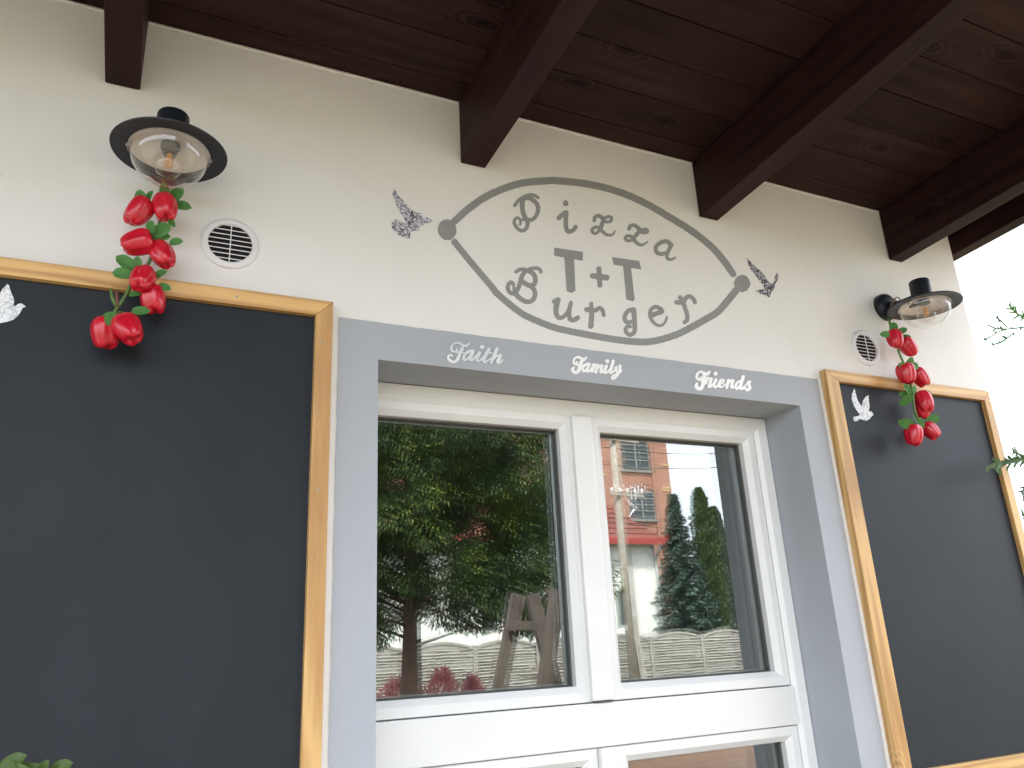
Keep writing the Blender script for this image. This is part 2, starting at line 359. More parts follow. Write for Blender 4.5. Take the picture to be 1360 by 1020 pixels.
rv.add([(OX0, -0.003, OZ0), (OX0, REC - .002, OZ0), (OX0, REC - .002, OZ1), (OX0, -0.003, OZ1)], [(0, 1, 2, 3)])
FX0 = OX0 - .054          # the left jamb of the frame is built into the wall
rv.add([(OX0, REC - .002, OZ0), (FX0, REC - .002, OZ0), (FX0, REC - .002, OZ1), (OX0, REC - .002, OZ1)], [(3, 2, 1, 0)])
rv.add([(OX1, -0.003, OZ0), (OX1, yb, OZ0), (OX1, yb, OZ1), (OX1, -0.003, OZ1)], [(3, 2, 1, 0)])
rv.add([(OX0, -0.003, OZ1), (OX1, -0.003, OZ1), (OX1, REC - .002, OZ1), (OX0, REC - .002, OZ1)], [(0, 1, 2, 3)])
rv.add([(FX0, REC - .002, OZ1), (OX1, REC - .002, OZ1), (OX1, yb, OZ1), (FX0, yb, OZ1)], [(0, 1, 2, 3)])
rv.add([(FX0, REC, OZ0), (FX0, yb, OZ0), (FX0, yb, OZ1), (FX0, REC, OZ1)], [(0, 1, 2, 3)])
rv.add([(OX0, -0.003, OZ0), (OX1, -0.003, OZ0), (OX1, yb, OZ0), (OX0, yb, OZ0)], [(3, 2, 1, 0)])
rv.build('window_reveal', M['grey'], house, recalc=False)
# dark room behind the glass
rm = MB(); ix0, ix1, iy0, iy1, iz1 = -1.5, 3.0, 0.285, 4.6, 2.75
rm.add([(ix0, iy1, 0), (ix1, iy1, 0), (ix1, iy1, iz1), (ix0, iy1, iz1)], [(0, 1, 2, 3)])
rm.add([(ix0, iy0, 0), (ix0, iy1, 0), (ix0, iy1, iz1), (ix0, iy0, iz1)], [(0, 1, 2, 3)])
rm.add([(ix1, iy0, 0), (ix1, iy1, 0), (ix1, iy1, iz1), (ix1, iy0, iz1)], [(3, 2, 1, 0)])
rm.add([(ix0, iy0, iz1), (ix1, iy0, iz1), (ix1, iy1, iz1), (ix0, iy1, iz1)], [(0, 1, 2, 3)])
for (x0, x1, z0, z1) in ((ix0, FX0, 0, iz1), (OX1, ix1, 0, iz1), (FX0, OX1, OZ1, iz1)):
    rm.add([(x0, iy0, z0), (x1, iy0, z0), (x1, iy0, z1), (x0, iy0, z1)], [(3, 2, 1, 0)])
rm.build('interior_wall', M['in_wall'], house, recalc=False)
MB().add([(ix0, iy0, 0.02), (ix1, iy0, 0.02), (ix1, iy1, 0.02), (ix0, iy1, 0.02)], [(0, 1, 2, 3)]).build('interior_floor', M['in_floor'], house, recalc=False)

# roof: planks and rafters rising gently outwards
RY0, RY1, RX0, RX1 = 0.6, -2.45, -4.3, 3.335  # unseen outer overhang is lengthened to darken the wall top
roof = MB().hexa([(RX0, RY1 - .05, soff(RY1 - .05) + .026), (RX1 + .03, RY1 - .05, soff(RY1 - .05) + .026), (RX1 + .03, 7.2, soff(7.2) + .026), (RX0, 7.2, soff(7.2) + .026)],
                 [(RX0, RY1 - .05, soff(RY1 - .05) + .07), (RX1 + .03, RY1 - .05, soff(RY1 - .05) + .07), (RX1 + .03, 7.2, soff(7.2) + .45), (RX0, 7.2, soff(7.2) + .45)]).build('roof', plain('dark_roof_felt', (0.035, 0.03, 0.03), 0.8), house)
raf_x = [(-1.185, -1.1), (-0.182, -0.097), (0.833, 0.918), (1.780, 1.864), (2.776, 2.853)]
y = 0.0; k = 0
widths = [0.085] + [0.158] * 18
cuts = [0.875, 1.822, 2.81, -0.14]
while y > RY1 + 0.02:
    wd = widths[k]; y1 = max(y - wd, RY1)
    cs = [RX0, random.choice(cuts[:2]) if k % 2 else cuts[2] if k % 3 else cuts[3], RX1 - 0.07]
    for a, b in zip(cs[:-1], cs[1:]):
        q = random.uniform(-0.0015, 0.0015); e = 0.0018
        m = MB().hexa([(a + e, y1 + e, soff(y1) + q), (b - e, y1 + e, soff(y1) + q), (b - e, y - e, soff(y) + q), (a + e, y - e, soff(y) + q)],
                      [(a + e, y1 + e, soff(y1) + .024), (b - e, y1 + e, soff(y1) + .024), (b - e, y - e, soff(y) + .024), (a + e, y - e, soff(y) + .024)])
        m.build('soffit_plank', M['plank'], roof, bevel=0.003)
    y = y1; k += 1
# the strip of soffit over the wall side, right of the corner
for j in range(12):
    y0 = 0.002 + j * 0.16; y1 = y0 + 0.157
    MB().hexa([(WX1 + .003, y0, soff(y0)), (RX1 - .07, y0, soff(y0)), (RX1 - .07, y1, soff(y1)), (WX1 + .003, y1, soff(y1))],
              [(WX1 + .003, y0, soff(y0) + .024), (RX1 - .07, y0, soff(y0) + .024), (RX1 - .07, y1, soff(y1) + .024), (WX1 + .003, y1, soff(y1) + .024)]).build('soffit_plank', M['plank'], roof)
for (x0, x1) in raf_x:
    zt = -0.003
    m = MB().hexa([(x0, RY1 + .02, soff(RY1 + .02, 2.973)), (x1, RY1 + .02, soff(RY1 + .02, 2.973)), (x1, -0.002, soff(0, 2.973)), (x0, -0.002, soff(0, 2.973))],
                  [(x0, RY1 + .02, soff(RY1 + .02) + zt), (x1, RY1 + .02, soff(RY1 + .02) + zt), (x1, -0.002, soff(0) + zt), (x0, -0.002, soff(0) + zt)])
    m.build('rafter', M['raf'], roof, bevel=0.004)
bx0, bx1 = RX1 - .068, RX1
MB().hexa([(bx0, RY1, soff(RY1, 3.105)), (bx1, RY1, soff(RY1, 3.105)), (bx1, 2.2, soff(2.2, 3.105)), (bx0, 2.2, soff(2.2, 3.105))],
          [(bx0, RY1, soff(RY1) + .02), (bx1, RY1, soff(RY1) + .02), (bx1, 2.2, soff(2.2) + .02), (bx0, 2.2, soff(2.2) + .02)]).build('barge_board', M['raf'], roof, bevel=0.004)
MB().hexa([(bx1 + .001, RY1, soff(RY1, 3.109)), (bx1 + .009, RY1, soff(RY1, 3.109)), (bx1 + .009, 2.2, soff(2.2, 3.109)), (bx1 + .001, 2.2, soff(2.2, 3.109))],
          [(bx1 + .001, RY1, soff(RY1) + .06), (bx1 + .009, RY1, soff(RY1) + .06), (bx1 + .009, 2.2, soff(2.2) + .06), (bx1 + .001, 2.2, soff(2.2) + .06)]).build('edge_flashing', plain('galvanised_flashing', (0.45, 0.46, 0.5), 0.4, metal=0.5), roof)
# rough plaster bead along the soffit joint
pb = MB()
for i in range(len(raf_x)):
    xa = raf_x[i][1] + .002; xb = raf_x[i + 1][0] - .002 if i + 1 < len(raf_x) else WX1 - .002
    nn = max(4, int((xb - xa) / 0.02)); pts = []; rr = []
    for j in range(nn + 1):
        pts.append((xa + (xb - xa) * j / nn, -0.001, 3.203 + random.uniform(-0.0015, 0.001))); rr.append(0.0035 + random.uniform(-0.0015, 0.002))
    pb.tube(pts, rr, 5)
pb.build('plaster_bead', M['wall'], house)
# rough plaster patches under two rafters
for (pxs) in ([(928, 292), (952, 294.5), (953, 300), (941, 299), (930, 301)], [(185, 124), (190, 122), (191, 131), (187, 135)]):
    A = at(pxs, -0.0025); B = at(pxs, 0.004); nA = len(A)
    MB().add(list(A) + list(B), [tuple(range(nA))] + [(i, (i + 1) % nA, nA + (i + 1) % nA, nA + i) for i in range(nA)]).build('plaster_patch', M['wall'], house)

# window: outer frame, sashes with beads, double panes, posts, transom and lower lights
win = empty('window', (OX0, REC, OZ0), house)
def ringframe(x0, x1, z0, z1, wd, y0, y1, ch=0.012):
    "mitred rectangular frame with a chamfered inner lip"
    m = MB()
    def loop(ins, y): return [(x0 + ins, y, z0 + ins), (x1 - ins, y, z0 + ins), (x1 - ins, y, z1 - ins), (x0 + ins, y, z1 - ins)]
    loops = [loop(0, y1), loop(0, y0 + .002), loop(.002, y0), loop(wd - ch, y0), loop(wd, y0 + ch * .9), loop(wd, y1)]
    vs = [p_ for lp in loops for p_ in lp]; fs = []
    for i in range(len(loops) - 1):
        for k_ in range(4): fs.append((i * 4 + k_, i * 4 + (k_ + 1) % 4, (i + 1) * 4 + (k_ + 1) % 4, (i + 1) * 4 + k_))
    for k_ in range(4): fs.append((20 + k_, 20 + (k_ + 1) % 4, (k_ + 1) % 4, k_))
    return m.add(vs, fs)
E_ = 0.002
TZ0, TZ1 = 1.210, 1.330
ringframe(FX0 + E_, OX1 - E_, OZ0 + E_, OZ1 - E_, 0.054, REC, 0.279, 0.014).build('outer_frame', M['pvc'], win)
MB().box(FX0 + .056, OX1 - .056, REC + .001, 0.252, TZ0, TZ1).build('transom', M['pvc'], win, bevel=0.004)
SY = REC + 0.012
def light(x0, x1, z0, z1, tilt):
    sash = ringframe(x0, x1, z0, z1, 0.046, SY, 0.275, 0.018).build('sash', M['pvc'], win)
    gx0, gx1, gz0, gz1 = x0 + .0462, x1 - .0462, z0 + .0462, z1 - .0462
    ringframe(gx0, gx1, gz0, gz1, .004, GLASS_Y - .016, GLASS_Y - .0006, .003).build('gasket', M['gasket'], sash)
    ringframe(gx0, gx1, gz0, gz1, .010, GLASS_Y + .003, GLASS_Y + .019, .001).build('spacer_bar', M['spacer'], sash)
    for kk, yy in enumerate((GLASS_Y, GLASS_Y + .022)):
        me = MB().add([(-.5 * (gx1 - gx0), 0, -.5 * (gz1 - gz0)), (.5 * (gx1 - gx0), 0, -.5 * (gz1 - gz0)), (.5 * (gx1 - gx0), 0, .5 * (gz1 - gz0)), (-.5 * (gx1 - gx0), 0, .5 * (gz1 - gz0))], [(0, 1, 2, 3)]).mesh('pane')
        o = link('pane', me, M['pane'], sash)
        o.location = o.location + Vector(((gx0 + gx1) / 2, yy, (gz0 + gz1) / 2))
        if kk: o.rotation_euler = (rad(tilt[0]), 0, rad(tilt[1]))
XL0, XL1, XR0, XR1 = FX0 + .058, 1.286, 1.352, OX1 - .058
light(XL0, XL1, TZ1 + .003, OZ1 - .050, (0.10, 0.14))
light(XR0, XR1, TZ1 + .003, OZ1 - .050, (0.14, -0.16))
light(XL0, XL1, OZ0 + .058, TZ0 - .003, (0.05, 0.1))
light(XR0, XR1, OZ0 + .058, TZ0 - .003, (-0.05, 0.1))
MB().box(1.274, 1.350, REC - .006, 0.245, TZ1 + .006, OZ1 - .054).build('mullion', M['pvc'], win, bevel=0.006)
MB().box(1.288, 1.352, REC - .006, 0.245, OZ0 + .058, TZ0 - .002).build('mullion', M['pvc'], win, bevel=0.006)
MB().box(1.285, 1.345, REC - .004, REC + .01, TZ1 + .0005, TZ1 + .005).build('gap_shade_strip', M['gasket'], win)  # dark strip stands in for the shaded gap under the mullion

# ------------------------------------------------------------------ painted lettering: stroke outlines as one clean sheet per piece
def crm(P, per=10):
    P = [np.array(p_, float) for p_ in P]
    if len(P) < 3: return np.array([P[0] + (P[-1] - P[0]) * i / per for i in range(per + 1)])
    Q = [2 * P[0] - P[1]] + P + [2 * P[-1] - P[-2]]; out = []
    for i in range(1, len(Q) - 2):
        for j in range(per):
            t_ = j / per; a, b, c, d = Q[i - 1:i + 3]
            out.append(0.5 * ((2 * b) + (c - a) * t_ + (2 * a - 5 * b + 4 * c - d) * t_ ** 2 + (3 * b - a - 3 * c + d) * t_ ** 3))
    out.append(P[-1]); return np.array(out)
def sdf_mesh(strokes=(), polys=(), res=0.5, wob=0.0, seed=0):
    "strokes: (pts, w0, w1); polys: point lists; returns verts (2d) and faces of the union"
    segs = []
    for pts, w0, w1 in strokes:
        c = crm(pts) if len(pts) > 1 else np.array([pts[0], pts[0]], float)
        ln = np.linspace(0, 1, len(c)); wv = (w0 + (w1 - w0) * ln) / 2
        for i in range(len(c) - 1): segs.append((c[i], c[i + 1], wv[i], wv[i + 1]))
    allp = [s_[0] for s_ in segs] + [s_[1] for s_ in segs] + [np.array(q, float) for pl in polys for q in pl]
    allp = np.array(allp); mw = max([s_[2] for s_ in segs] + [0]) + 3 * res
    lo = allp.min(0) - mw; hi = allp.max(0) + mw
    nx = int((hi[0] - lo[0]) / res) + 2; ny = int((hi[1] - lo[1]) / res) + 2
    X, Y = np.meshgrid(lo[0] + np.arange(nx) * res, lo[1] + np.arange(ny) * res, indexing='ij')
    D = np.full(X.shape, 1e3)
    for a, b, wa, wb in segs:
        m_ = max(wa, wb) + 3 * res
        i0 = max(0, int((min(a[0], b[0]) - m_ - lo[0]) / res)); i1 = min(nx, int((max(a[0], b[0]) + m_ - lo[0]) / res) + 2)
        j0 = max(0, int((min(a[1], b[1]) - m_ - lo[1]) / res)); j1 = min(ny, int((max(a[1], b[1]) + m_ - lo[1]) / res) + 2)
        x = X[i0:i1, j0:j1]; y_ = Y[i0:i1, j0:j1]; ab = b - a; L2 = max(ab @ ab, 1e-9)
        t_ = np.clip(((x - a[0]) * ab[0] + (y_ - a[1]) * ab[1]) / L2, 0, 1)
        d = np.hypot(x - a[0] - ab[0] * t_, y_ - a[1] - ab[1] * t_) - (wa + (wb - wa) * t_)
        D[i0:i1, j0:j1] = np.minimum(D[i0:i1, j0:j1], d)
    for pl in polys:
        pl = np.array(pl, float); d = np.full(X.shape, 1e9); ins = np.zeros(X.shape, bool); k_ = len(pl)
        for i in range(k_):
            a, b = pl[i], pl[(i + 1) % k_]; ab = b - a; t_ = np.clip(((X - a[0]) * ab[0] + (Y - a[1]) * ab[1]) / max(ab @ ab, 1e-9), 0, 1)
            d = np.minimum(d, np.hypot(X - a[0] - ab[0] * t_, Y - a[1] - ab[1] * t_))
            cr = ((a[1] > Y) != (b[1] > Y)) & (X < (b[0] - a[0]) * (Y - a[1]) / (b[1] - a[1] + 1e-12) + a[0]); ins ^= cr
        D = np.minimum(D, np.where(ins, -d, d))
    if wob: D = D + wob * (np.sin(X * 0.9 + seed) * np.sin(Y * 0.8 + 2 * seed) + 0.6 * np.sin(X * 2.3 + Y * 0.7 + seed) * np.sin(Y * 1.9 - X * .4))
    V = {}; vs = []; fs = []
    def vert(key, p_):
        if key not in V: V[key] = len(vs); vs.append(p_)
        return V[key]
    ins = D < 0
    act = ins[:-1, :-1] | ins[1:, :-1] | ins[1:, 1:] | ins[:-1, 1:]
    for i, j in zip(*np.nonzero(act)):
        cs = [(i, j), (i + 1, j), (i + 1, j + 1), (i, j + 1)]; poly = []
        for q in range(4):
            a = cs[q]; b = cs[(q + 1) % 4]
            if ins[a]: poly.append(vert(a, (X[a], Y[a])))
            if ins[a] != ins[b]:
                t_ = D[a] / (D[a] - D[b]); key = (a, b) if a < b else (b, a)
                poly.append(vert(key, (X[a] + (X[b] - X[a]) * t_, Y[a] + (Y[b] - Y[a]) * t_)))
        if len(poly) >= 3: fs.append(poly)
    return np.array(vs), fs
def decal(name, mat, parent, ytop, thick, strokes=(), polys=(), res=0.5, wob=0.0, seed=0, crop=None, fat=1.0, grow=0.0):
    "a thin sheet (or cut letter) whose face lies at depth ytop on the wall"
    if crop:
        ox, oy, s_ = crop; cv = lambda P: [(ox + a / s_, oy + b / s_) for a, b in P]
        strokes = [(cv(p_), (w0 * fat + grow) / s_, (w1 * fat + grow) / s_) for p_, w0, w1 in strokes]; polys = [cv(p_) for p_ in polys]
    v2, fs = sdf_mesh(strokes, polys, res, wob, seed)
    v3 = at(v2, ytop); me = bpy.data.meshes.new(name); me.from_pydata(v3.tolist(), [], fs)
    bm = bmesh.new(); bm.from_mesh(me)
    bmesh.ops.remove_doubles(bm, verts=bm.verts, dist=1e-5)
    if thick:
        be = [e for e in bm.edges if e.is_boundary]
        r = bmesh.ops.extrude_edge_only(bm, edges=be)
        for v_ in [g_ for g_ in r['geom'] if isinstance(g_, bmesh.types.BMVert)]: v_.co.y += thick
    bmesh.ops.recalc_face_normals(bm, faces=bm.faces)
    bm.faces.ensure_lookup_table()
    if sum(f.normal.y * f.calc_area() for f in bm.faces) > 0: bmesh.ops.reverse_faces(bm, faces=bm.faces)
    bm.to_mesh(me); bm.free()
    return link(name, me, mat, parent)

logo = empty('painted_logo', (1.36, 0, 2.72))
tag(logo, 'hand painted grey eye shaped logo with curly lettering on the cream wall above the window', 'logo')
A_, B_, C_, D_, G_ = (670, 240, 11.333), (780, 270, 11.333), (660, 340, 11.333), (770, 340, 11.333), (820, 370, 11.333)
SYP, STH = -0.0012, 0.0012
def letter(strokes, polys=(), crop=None, seed=0): return decal('letter', M['sign'], logo, SYP, STH, strokes, polys, 0.45, 0.13, seed, crop, 1.10, 7)
decal('outline_stroke', M['sign'], logo, SYP, STH, [([(603.7, 293.7), (625, 275), (652.5, 257.5), (690, 243.9), (727.5, 240), (740, 240), (777.5, 243.9), (815, 252.5), (852.5, 267.5), (890, 288.7), (920, 307.5), (945, 327.5), (962.5, 347.5), (973.7, 363.7)], 9.8, 8.6)], res=0.55, wob=0.22, seed=1)
decal('outline_stroke', M['sign'], logo, SYP, STH, [([(603.7, 321), (625, 347.5), (652.5, 380), (660, 389.4), (677.6, 404.4), (695.3, 417.6), (716.5, 427.4), (740, 436), (777.5, 443.9), (815, 450.5), (842, 453.6), (859.7, 454), (877.4, 451), (899.4, 444), (917, 435.3), (939, 423), (955, 412.5), (977.5, 386)], 8.2, 9.4)], res=0.55, wob=0.22, seed=2)
def oval(cx, cy, rx, ry, n_=28, rot=0.0): return [(cx + rx * math.cos(a) * math.cos(rot) - ry * math.sin(a) * math.sin(rot), cy + rx * math.cos(a) * math.sin(rot) + ry * math.sin(a) * math.cos(rot)) for a in [2 * math.pi * i / n_ for i in range(n_)]]
decal('dot', M['sign'], logo, -0.0020, 0.0020, polys=[oval(594, 305, 12.2, 13.8, rot=-.3)], wob=0.3, seed=4)
decal('dot', M['sign'], logo, -0.0020, 0.0020, polys=[oval(986, 376.5, 10.5, 11.2)], wob=0.4, seed=9)
letter([([(160, 370), (200, 310), (260, 260), (330, 225), (400, 210), (460, 225), (510, 255)], 42, 34), ([(300, 265), (370, 258), (430, 290), (490, 350), (508, 430), (480, 520), (430, 578), (360, 590), (290, 578)], 55, 45),
        ([(275, 270), (268, 370), (280, 470), (310, 550), (345, 600), (345, 680), (310, 735), (260, 750), (200, 720), (155, 650), (150, 600), (180, 560), (225, 570), (245, 620), (235, 660)], 62, 26)], crop=A_, seed=3)
letter([([(820, 560), (870, 515), (930, 478), (925, 560), (925, 660), (940, 740), (975, 765), (1030, 745), (1072, 695)], 56, 52)], [oval(922, 338, 40, 44)], crop=A_, seed=5)
letter([([(108, 258), (115, 212), (160, 185), (210, 205), (240, 240), (225, 310), (200, 380)], 40, 52), ([(240, 240), (290, 207), (345, 202), (368, 232), (350, 270), (300, 280), (250, 265)], 38, 34), ([(200, 380), (150, 357), (97, 367), (74, 410), (97, 448), (140, 448), (175, 410), (200, 380)], 38, 34), ([(190, 385), (240, 430), (300, 475), (370, 475), (402, 450), (418, 415)], 48, 14)], crop=B_, seed=6)
letter([([(632, 382), (645, 345), (700, 327), (745, 352), (785, 390), (775, 430), (735, 480), (690, 530)], 42, 52), ([(785, 397), (830, 402), (875, 388), (908, 412), (898, 437), (850, 445), (800, 430)], 36, 32), ([(690, 530), (650, 492), (600, 492), (572, 525), (600, 558), (650, 560), (690, 530)], 36, 34), ([(695, 540), (750, 600), (810, 628), (860, 613), (905, 580)], 46, 18)], crop=B_, seed=7)
letter([([(1250, 612), (1200, 572), (1130, 582), (1060, 622), (1032, 680), (1050, 738), (1110, 763), (1180, 750)], 52, 46), ([(1268, 628), (1235, 690), (1205, 760), (1200, 810), (1230, 845), (1280, 840), (1322, 817)], 52, 24)], crop=B_, seed=8)
letter([], [[(736.2, 328.8), (774, 334.5), (774.2, 346.2), (762.5, 344.2), (764.3, 386), (759, 389), (752.8, 386.5), (749.8, 341.8), (736.2, 339.5)]], seed=10)
letter([([(288, 192), (305, 438)], 62, 58), ([(195, 297), (405, 325)], 68, 72)], crop=D_, seed=11)
letter([], [[(485, 15), (895, 75), (925, 200), (772, 178), (825, 640), (810, 680), (705, 655), (655, 150), (515, 130)]], crop=D_, seed=12)
letter([([(290, 235), (340, 205), (400, 200), (450, 213), (520, 190), (600, 182), (648, 205), (665, 240)], 44, 40), ([(430, 225), (380, 300), (350, 400), (320, 490), (280, 550), (230, 562), (182, 530), (163, 470), (182, 412), (220, 397), (248, 428)], 56, 46), ([(257, 475), (272, 540)], 34, 50), ([(480, 225), (545, 262), (578, 330), (573, 405), (540, 440), (480, 440)], 52, 60), ([(395, 392), (450, 428), (520, 460), (565, 520), (572, 600), (530, 668), (460, 688), (390, 665), (320, 610), (280, 560)], 54, 60)], crop=C_, seed=13)
letter([([(860, 682), (930, 662)], 52, 52), ([(915, 665), (895, 760), (892, 850), (920, 918), (970, 928), (1030, 888), (1085, 800), (1115, 695)], 72, 36), ([(1110, 720), (1092, 800), (1088, 900), (1110, 955), (1160, 962), (1215, 930)], 50, 60)], crop=C_, seed=14)
letter([([(175, 715), (175, 800), (180, 900), (168, 1055)], 46, 66), ([(105, 803), (170, 815), (240, 815), (300, 782), (345, 820), (362, 890)], 60, 44)], crop=D_, seed=15)
letter([([(240, 470), (170, 482), (122, 540), (112, 610), (150, 655), (220, 650)], 54, 50), ([(247, 468), (255, 560), (262, 680), (262, 780), (230, 833), (180, 843), (132, 800), (127, 752), (155, 718), (195, 722)], 60, 40)], crop=G_, seed=16)
letter([([(540, 545), (600, 520), (670, 495), (640, 450), (570, 425), (505, 470), (492, 550), (530, 640), (600, 700), (670, 700), (722, 650), (745, 582)], 62, 24)], crop=G_, seed=17)
letter([([(945, 280), (985, 340), (1020, 440), (1050, 540), (1050, 620), (1015, 655)], 50, 50), ([(892, 355), (950, 360)], 54, 58), ([(1000, 340), (1050, 275), (1100, 270), (1148, 310), (1168, 358)], 52, 46)], crop=G_, seed=18)

def word(name, label, crop, body, dots, mat):
    r = empty(name, tuple(at([(crop[0] + 700 / crop[2], crop[1] + 400 / crop[2])], -0.003)[0]))
    tag(r, label, 'lettering', 'white script words on the grey lintel')
    decal('lettering', mat, r, -0.0075, 0.0043, body, (), 0.28, 0, 0, crop, 1.08, 9)
    for d in dots: decal('letter_dot', mat, r, -0.0075, 0.0043, (), [oval(d[0], d[1], d[2] + 4, d[3] + 4)], 0.28, 0, 0, crop)
k_ = 16.19
word('script_word', 'white script word Faith, leftmost on the grey lintel', (590, 445, k_), [
    ([(240, 360), (180, 340), (155, 280), (180, 210), (250, 170), (330, 178), (400, 215), (470, 230), (530, 188)], 26, 34), ([(330, 178), (400, 220), (470, 235)], 30, 48), ([(235, 360), (278, 345), (265, 300)], 24, 30),
    ([(385, 285), (350, 370), (310, 470), (270, 550), (210, 578), (140, 555), (92, 500), (100, 440), (150, 432), (170, 462)], 66, 20), ([(270, 368), (350, 370), (425, 385)], 24, 24),
    ([(615, 350), (550, 350), (470, 392), (420, 470), (430, 528), (490, 520), (560, 440), (618, 350)], 58, 34), ([(615, 355), (572, 470), (560, 540), (610, 530), (680, 460), (735, 405)], 62, 26),
    ([(755, 390), (712, 490), (702, 548), (750, 558), (830, 490), (885, 415)], 62, 26), ([(958, 312), (900, 430), (852, 540), (872, 585), (940, 550), (1000, 500)], 62, 26), ([(885, 375), (1012, 385)], 26, 26),
    ([(1135, 295), (1090, 400), (1010, 588)], 60, 56), ([(1060, 520), (1130, 445), (1205, 432), (1215, 470), (1155, 570), (1172, 600), (1230, 570), (1258, 530)], 34, 26), ([(1208, 440), (1150, 575)], 56, 60)], [(820, 258, 40, 42)], M['script2'])
word('script_word', 'white script word Family, middle one on the grey lintel', (750, 463, k_), [
    ([(275, 345), (215, 330), (193, 270), (222, 207), (290, 178), (360, 207), (420, 235), (462, 195)], 36, 40), ([(300, 185), (360, 210), (420, 235)], 44, 52), ([(225, 340), (262, 322), (262, 290)], 28, 34), ([(362, 280), (330, 370), (310, 460), (260, 508), (200, 498), (167, 450), (190, 412)], 70, 44), ([(270, 345), (400, 362)], 28, 26),
    ([(528, 332), (460, 340), (395, 400), (392, 468), (440, 478), (500, 400), (532, 332)], 54, 34), ([(530, 340), (492, 440), (492, 488), (540, 478), (585, 415)], 54, 28),
    ([(628, 345), (592, 485)], 56, 54), ([(600, 440), (680, 352), (718, 362), (692, 430), (668, 505)], 30, 56), ([(680, 460), (760, 372), (808, 362), (800, 420), (772, 488), (800, 515), (860, 450)], 32, 32), ([(805, 370), (775, 490)], 52, 52),
    ([(898, 372), (862, 480), (880, 520), (940, 490), (980, 425)], 56, 28), ([(1042, 270), (1010, 400), (982, 498), (1002, 525), (1060, 480), (1095, 410)], 58, 26), ([(1095, 400), (1118, 400), (1110, 480), (1140, 502)], 34, 40), ([(1188, 365), (1190, 440), (1150, 540), (1090, 620), (1042, 648), (1022, 610), (1060, 572), (1150, 540), (1222, 482)], 46, 26)], [(918, 272, 40, 42)], M['script'])
word('script_word', 'white script word Friends, rightmost on the grey lintel', (917, 482, k_), [
    ([(198, 365), (150, 340), (137, 280), (167, 217), (230, 187), (300, 217), (370, 237), (408, 190)], 36, 40), ([(240, 193), (300, 220), (370, 240)], 44, 50), ([(215, 360), (222, 312)], 28, 34), ([(302, 275), (282, 370), (265, 480), (230, 548), (170, 548), (122, 500), (140, 452)], 72, 50), ([(190, 362), (330, 378)], 28, 26),
    ([(335, 440), (375, 322), (415, 345), (458, 335), (422, 430), (402, 508), (440, 508), (500, 440)], 34, 30), ([(448, 345), (405, 505)], 54, 54), ([(548, 365), (512, 460), (522, 515), (570, 508), (620, 440)], 56, 28),
    ([(620, 452), (700, 420), (718, 372), (670, 362), (622, 430), (622, 498), (680, 518), (740, 460)], 34, 28), ([(655, 370), (618, 450), (630, 500)], 46, 50), ([(818, 375), (782, 525)], 56, 52), ([(800, 460), (870, 382), (918, 372), (918, 420), (882, 518), (920, 535), (970, 480)], 32, 28), ([(915, 380), (882, 515)], 52, 52),
    ([(1065, 392), (1000, 430), (972, 528), (1010, 555), (1070, 470)], 48, 34), ([(1135, 295), (1092, 450), (1082, 555), (1130, 548), (1170, 500)], 58, 28), ([(1172, 508), (1250, 402), (1285, 405)], 24, 36), ([(1250, 410), (1265, 480), (1275, 550), (1225, 582), (1185, 552)], 44, 46), ([(1270, 560), (1302, 522)], 30, 22)], [(543, 230, 38, 40)], M['script'])

# bird decals
def bird(label, mat, ytop, crop, poly, group=None):
    o = decal('bird_decal', mat, None, ytop, 0.0008, (), [poly], 0.4, 0, 0, crop); tag(o, label, 'bird decal', group); return o
bird('grey lace patterned paper bird left of the painted logo', M['lace'], -0.001, (510, 240, 11.333), [(125, 190), (152, 100), (205, 215), (290, 290), (340, 360), (385, 410), (480, 480), (550, 485), (580, 550), (640, 550), (700, 575), (735, 610), (640, 650), (560, 680), (520, 720), (540, 750), (450, 755), (400, 770), (385, 880), (300, 850), (240, 830), (170, 770), (120, 700), (110, 640), (180, 580), (240, 600), (290, 630), (330, 640), (300, 560), (255, 500), (200, 400), (165, 300)])
bird('small dark lace patterned bird right of the painted logo', M['lace_dk'], -0.001, (980, 330, 14.571), [(165, 170), (320, 330), (400, 400), (480, 470), (560, 600), (640, 680), (700, 650), (720, 540), (755, 460), (790, 540), (770, 620), (720, 690), (700, 790), (650, 840), (620, 940), (590, 945), (560, 900), (540, 930), (510, 890), (440, 880), (340, 820), (420, 800), (520, 780), (480, 700), (420, 620), (330, 500), (260, 410), (210, 320)])

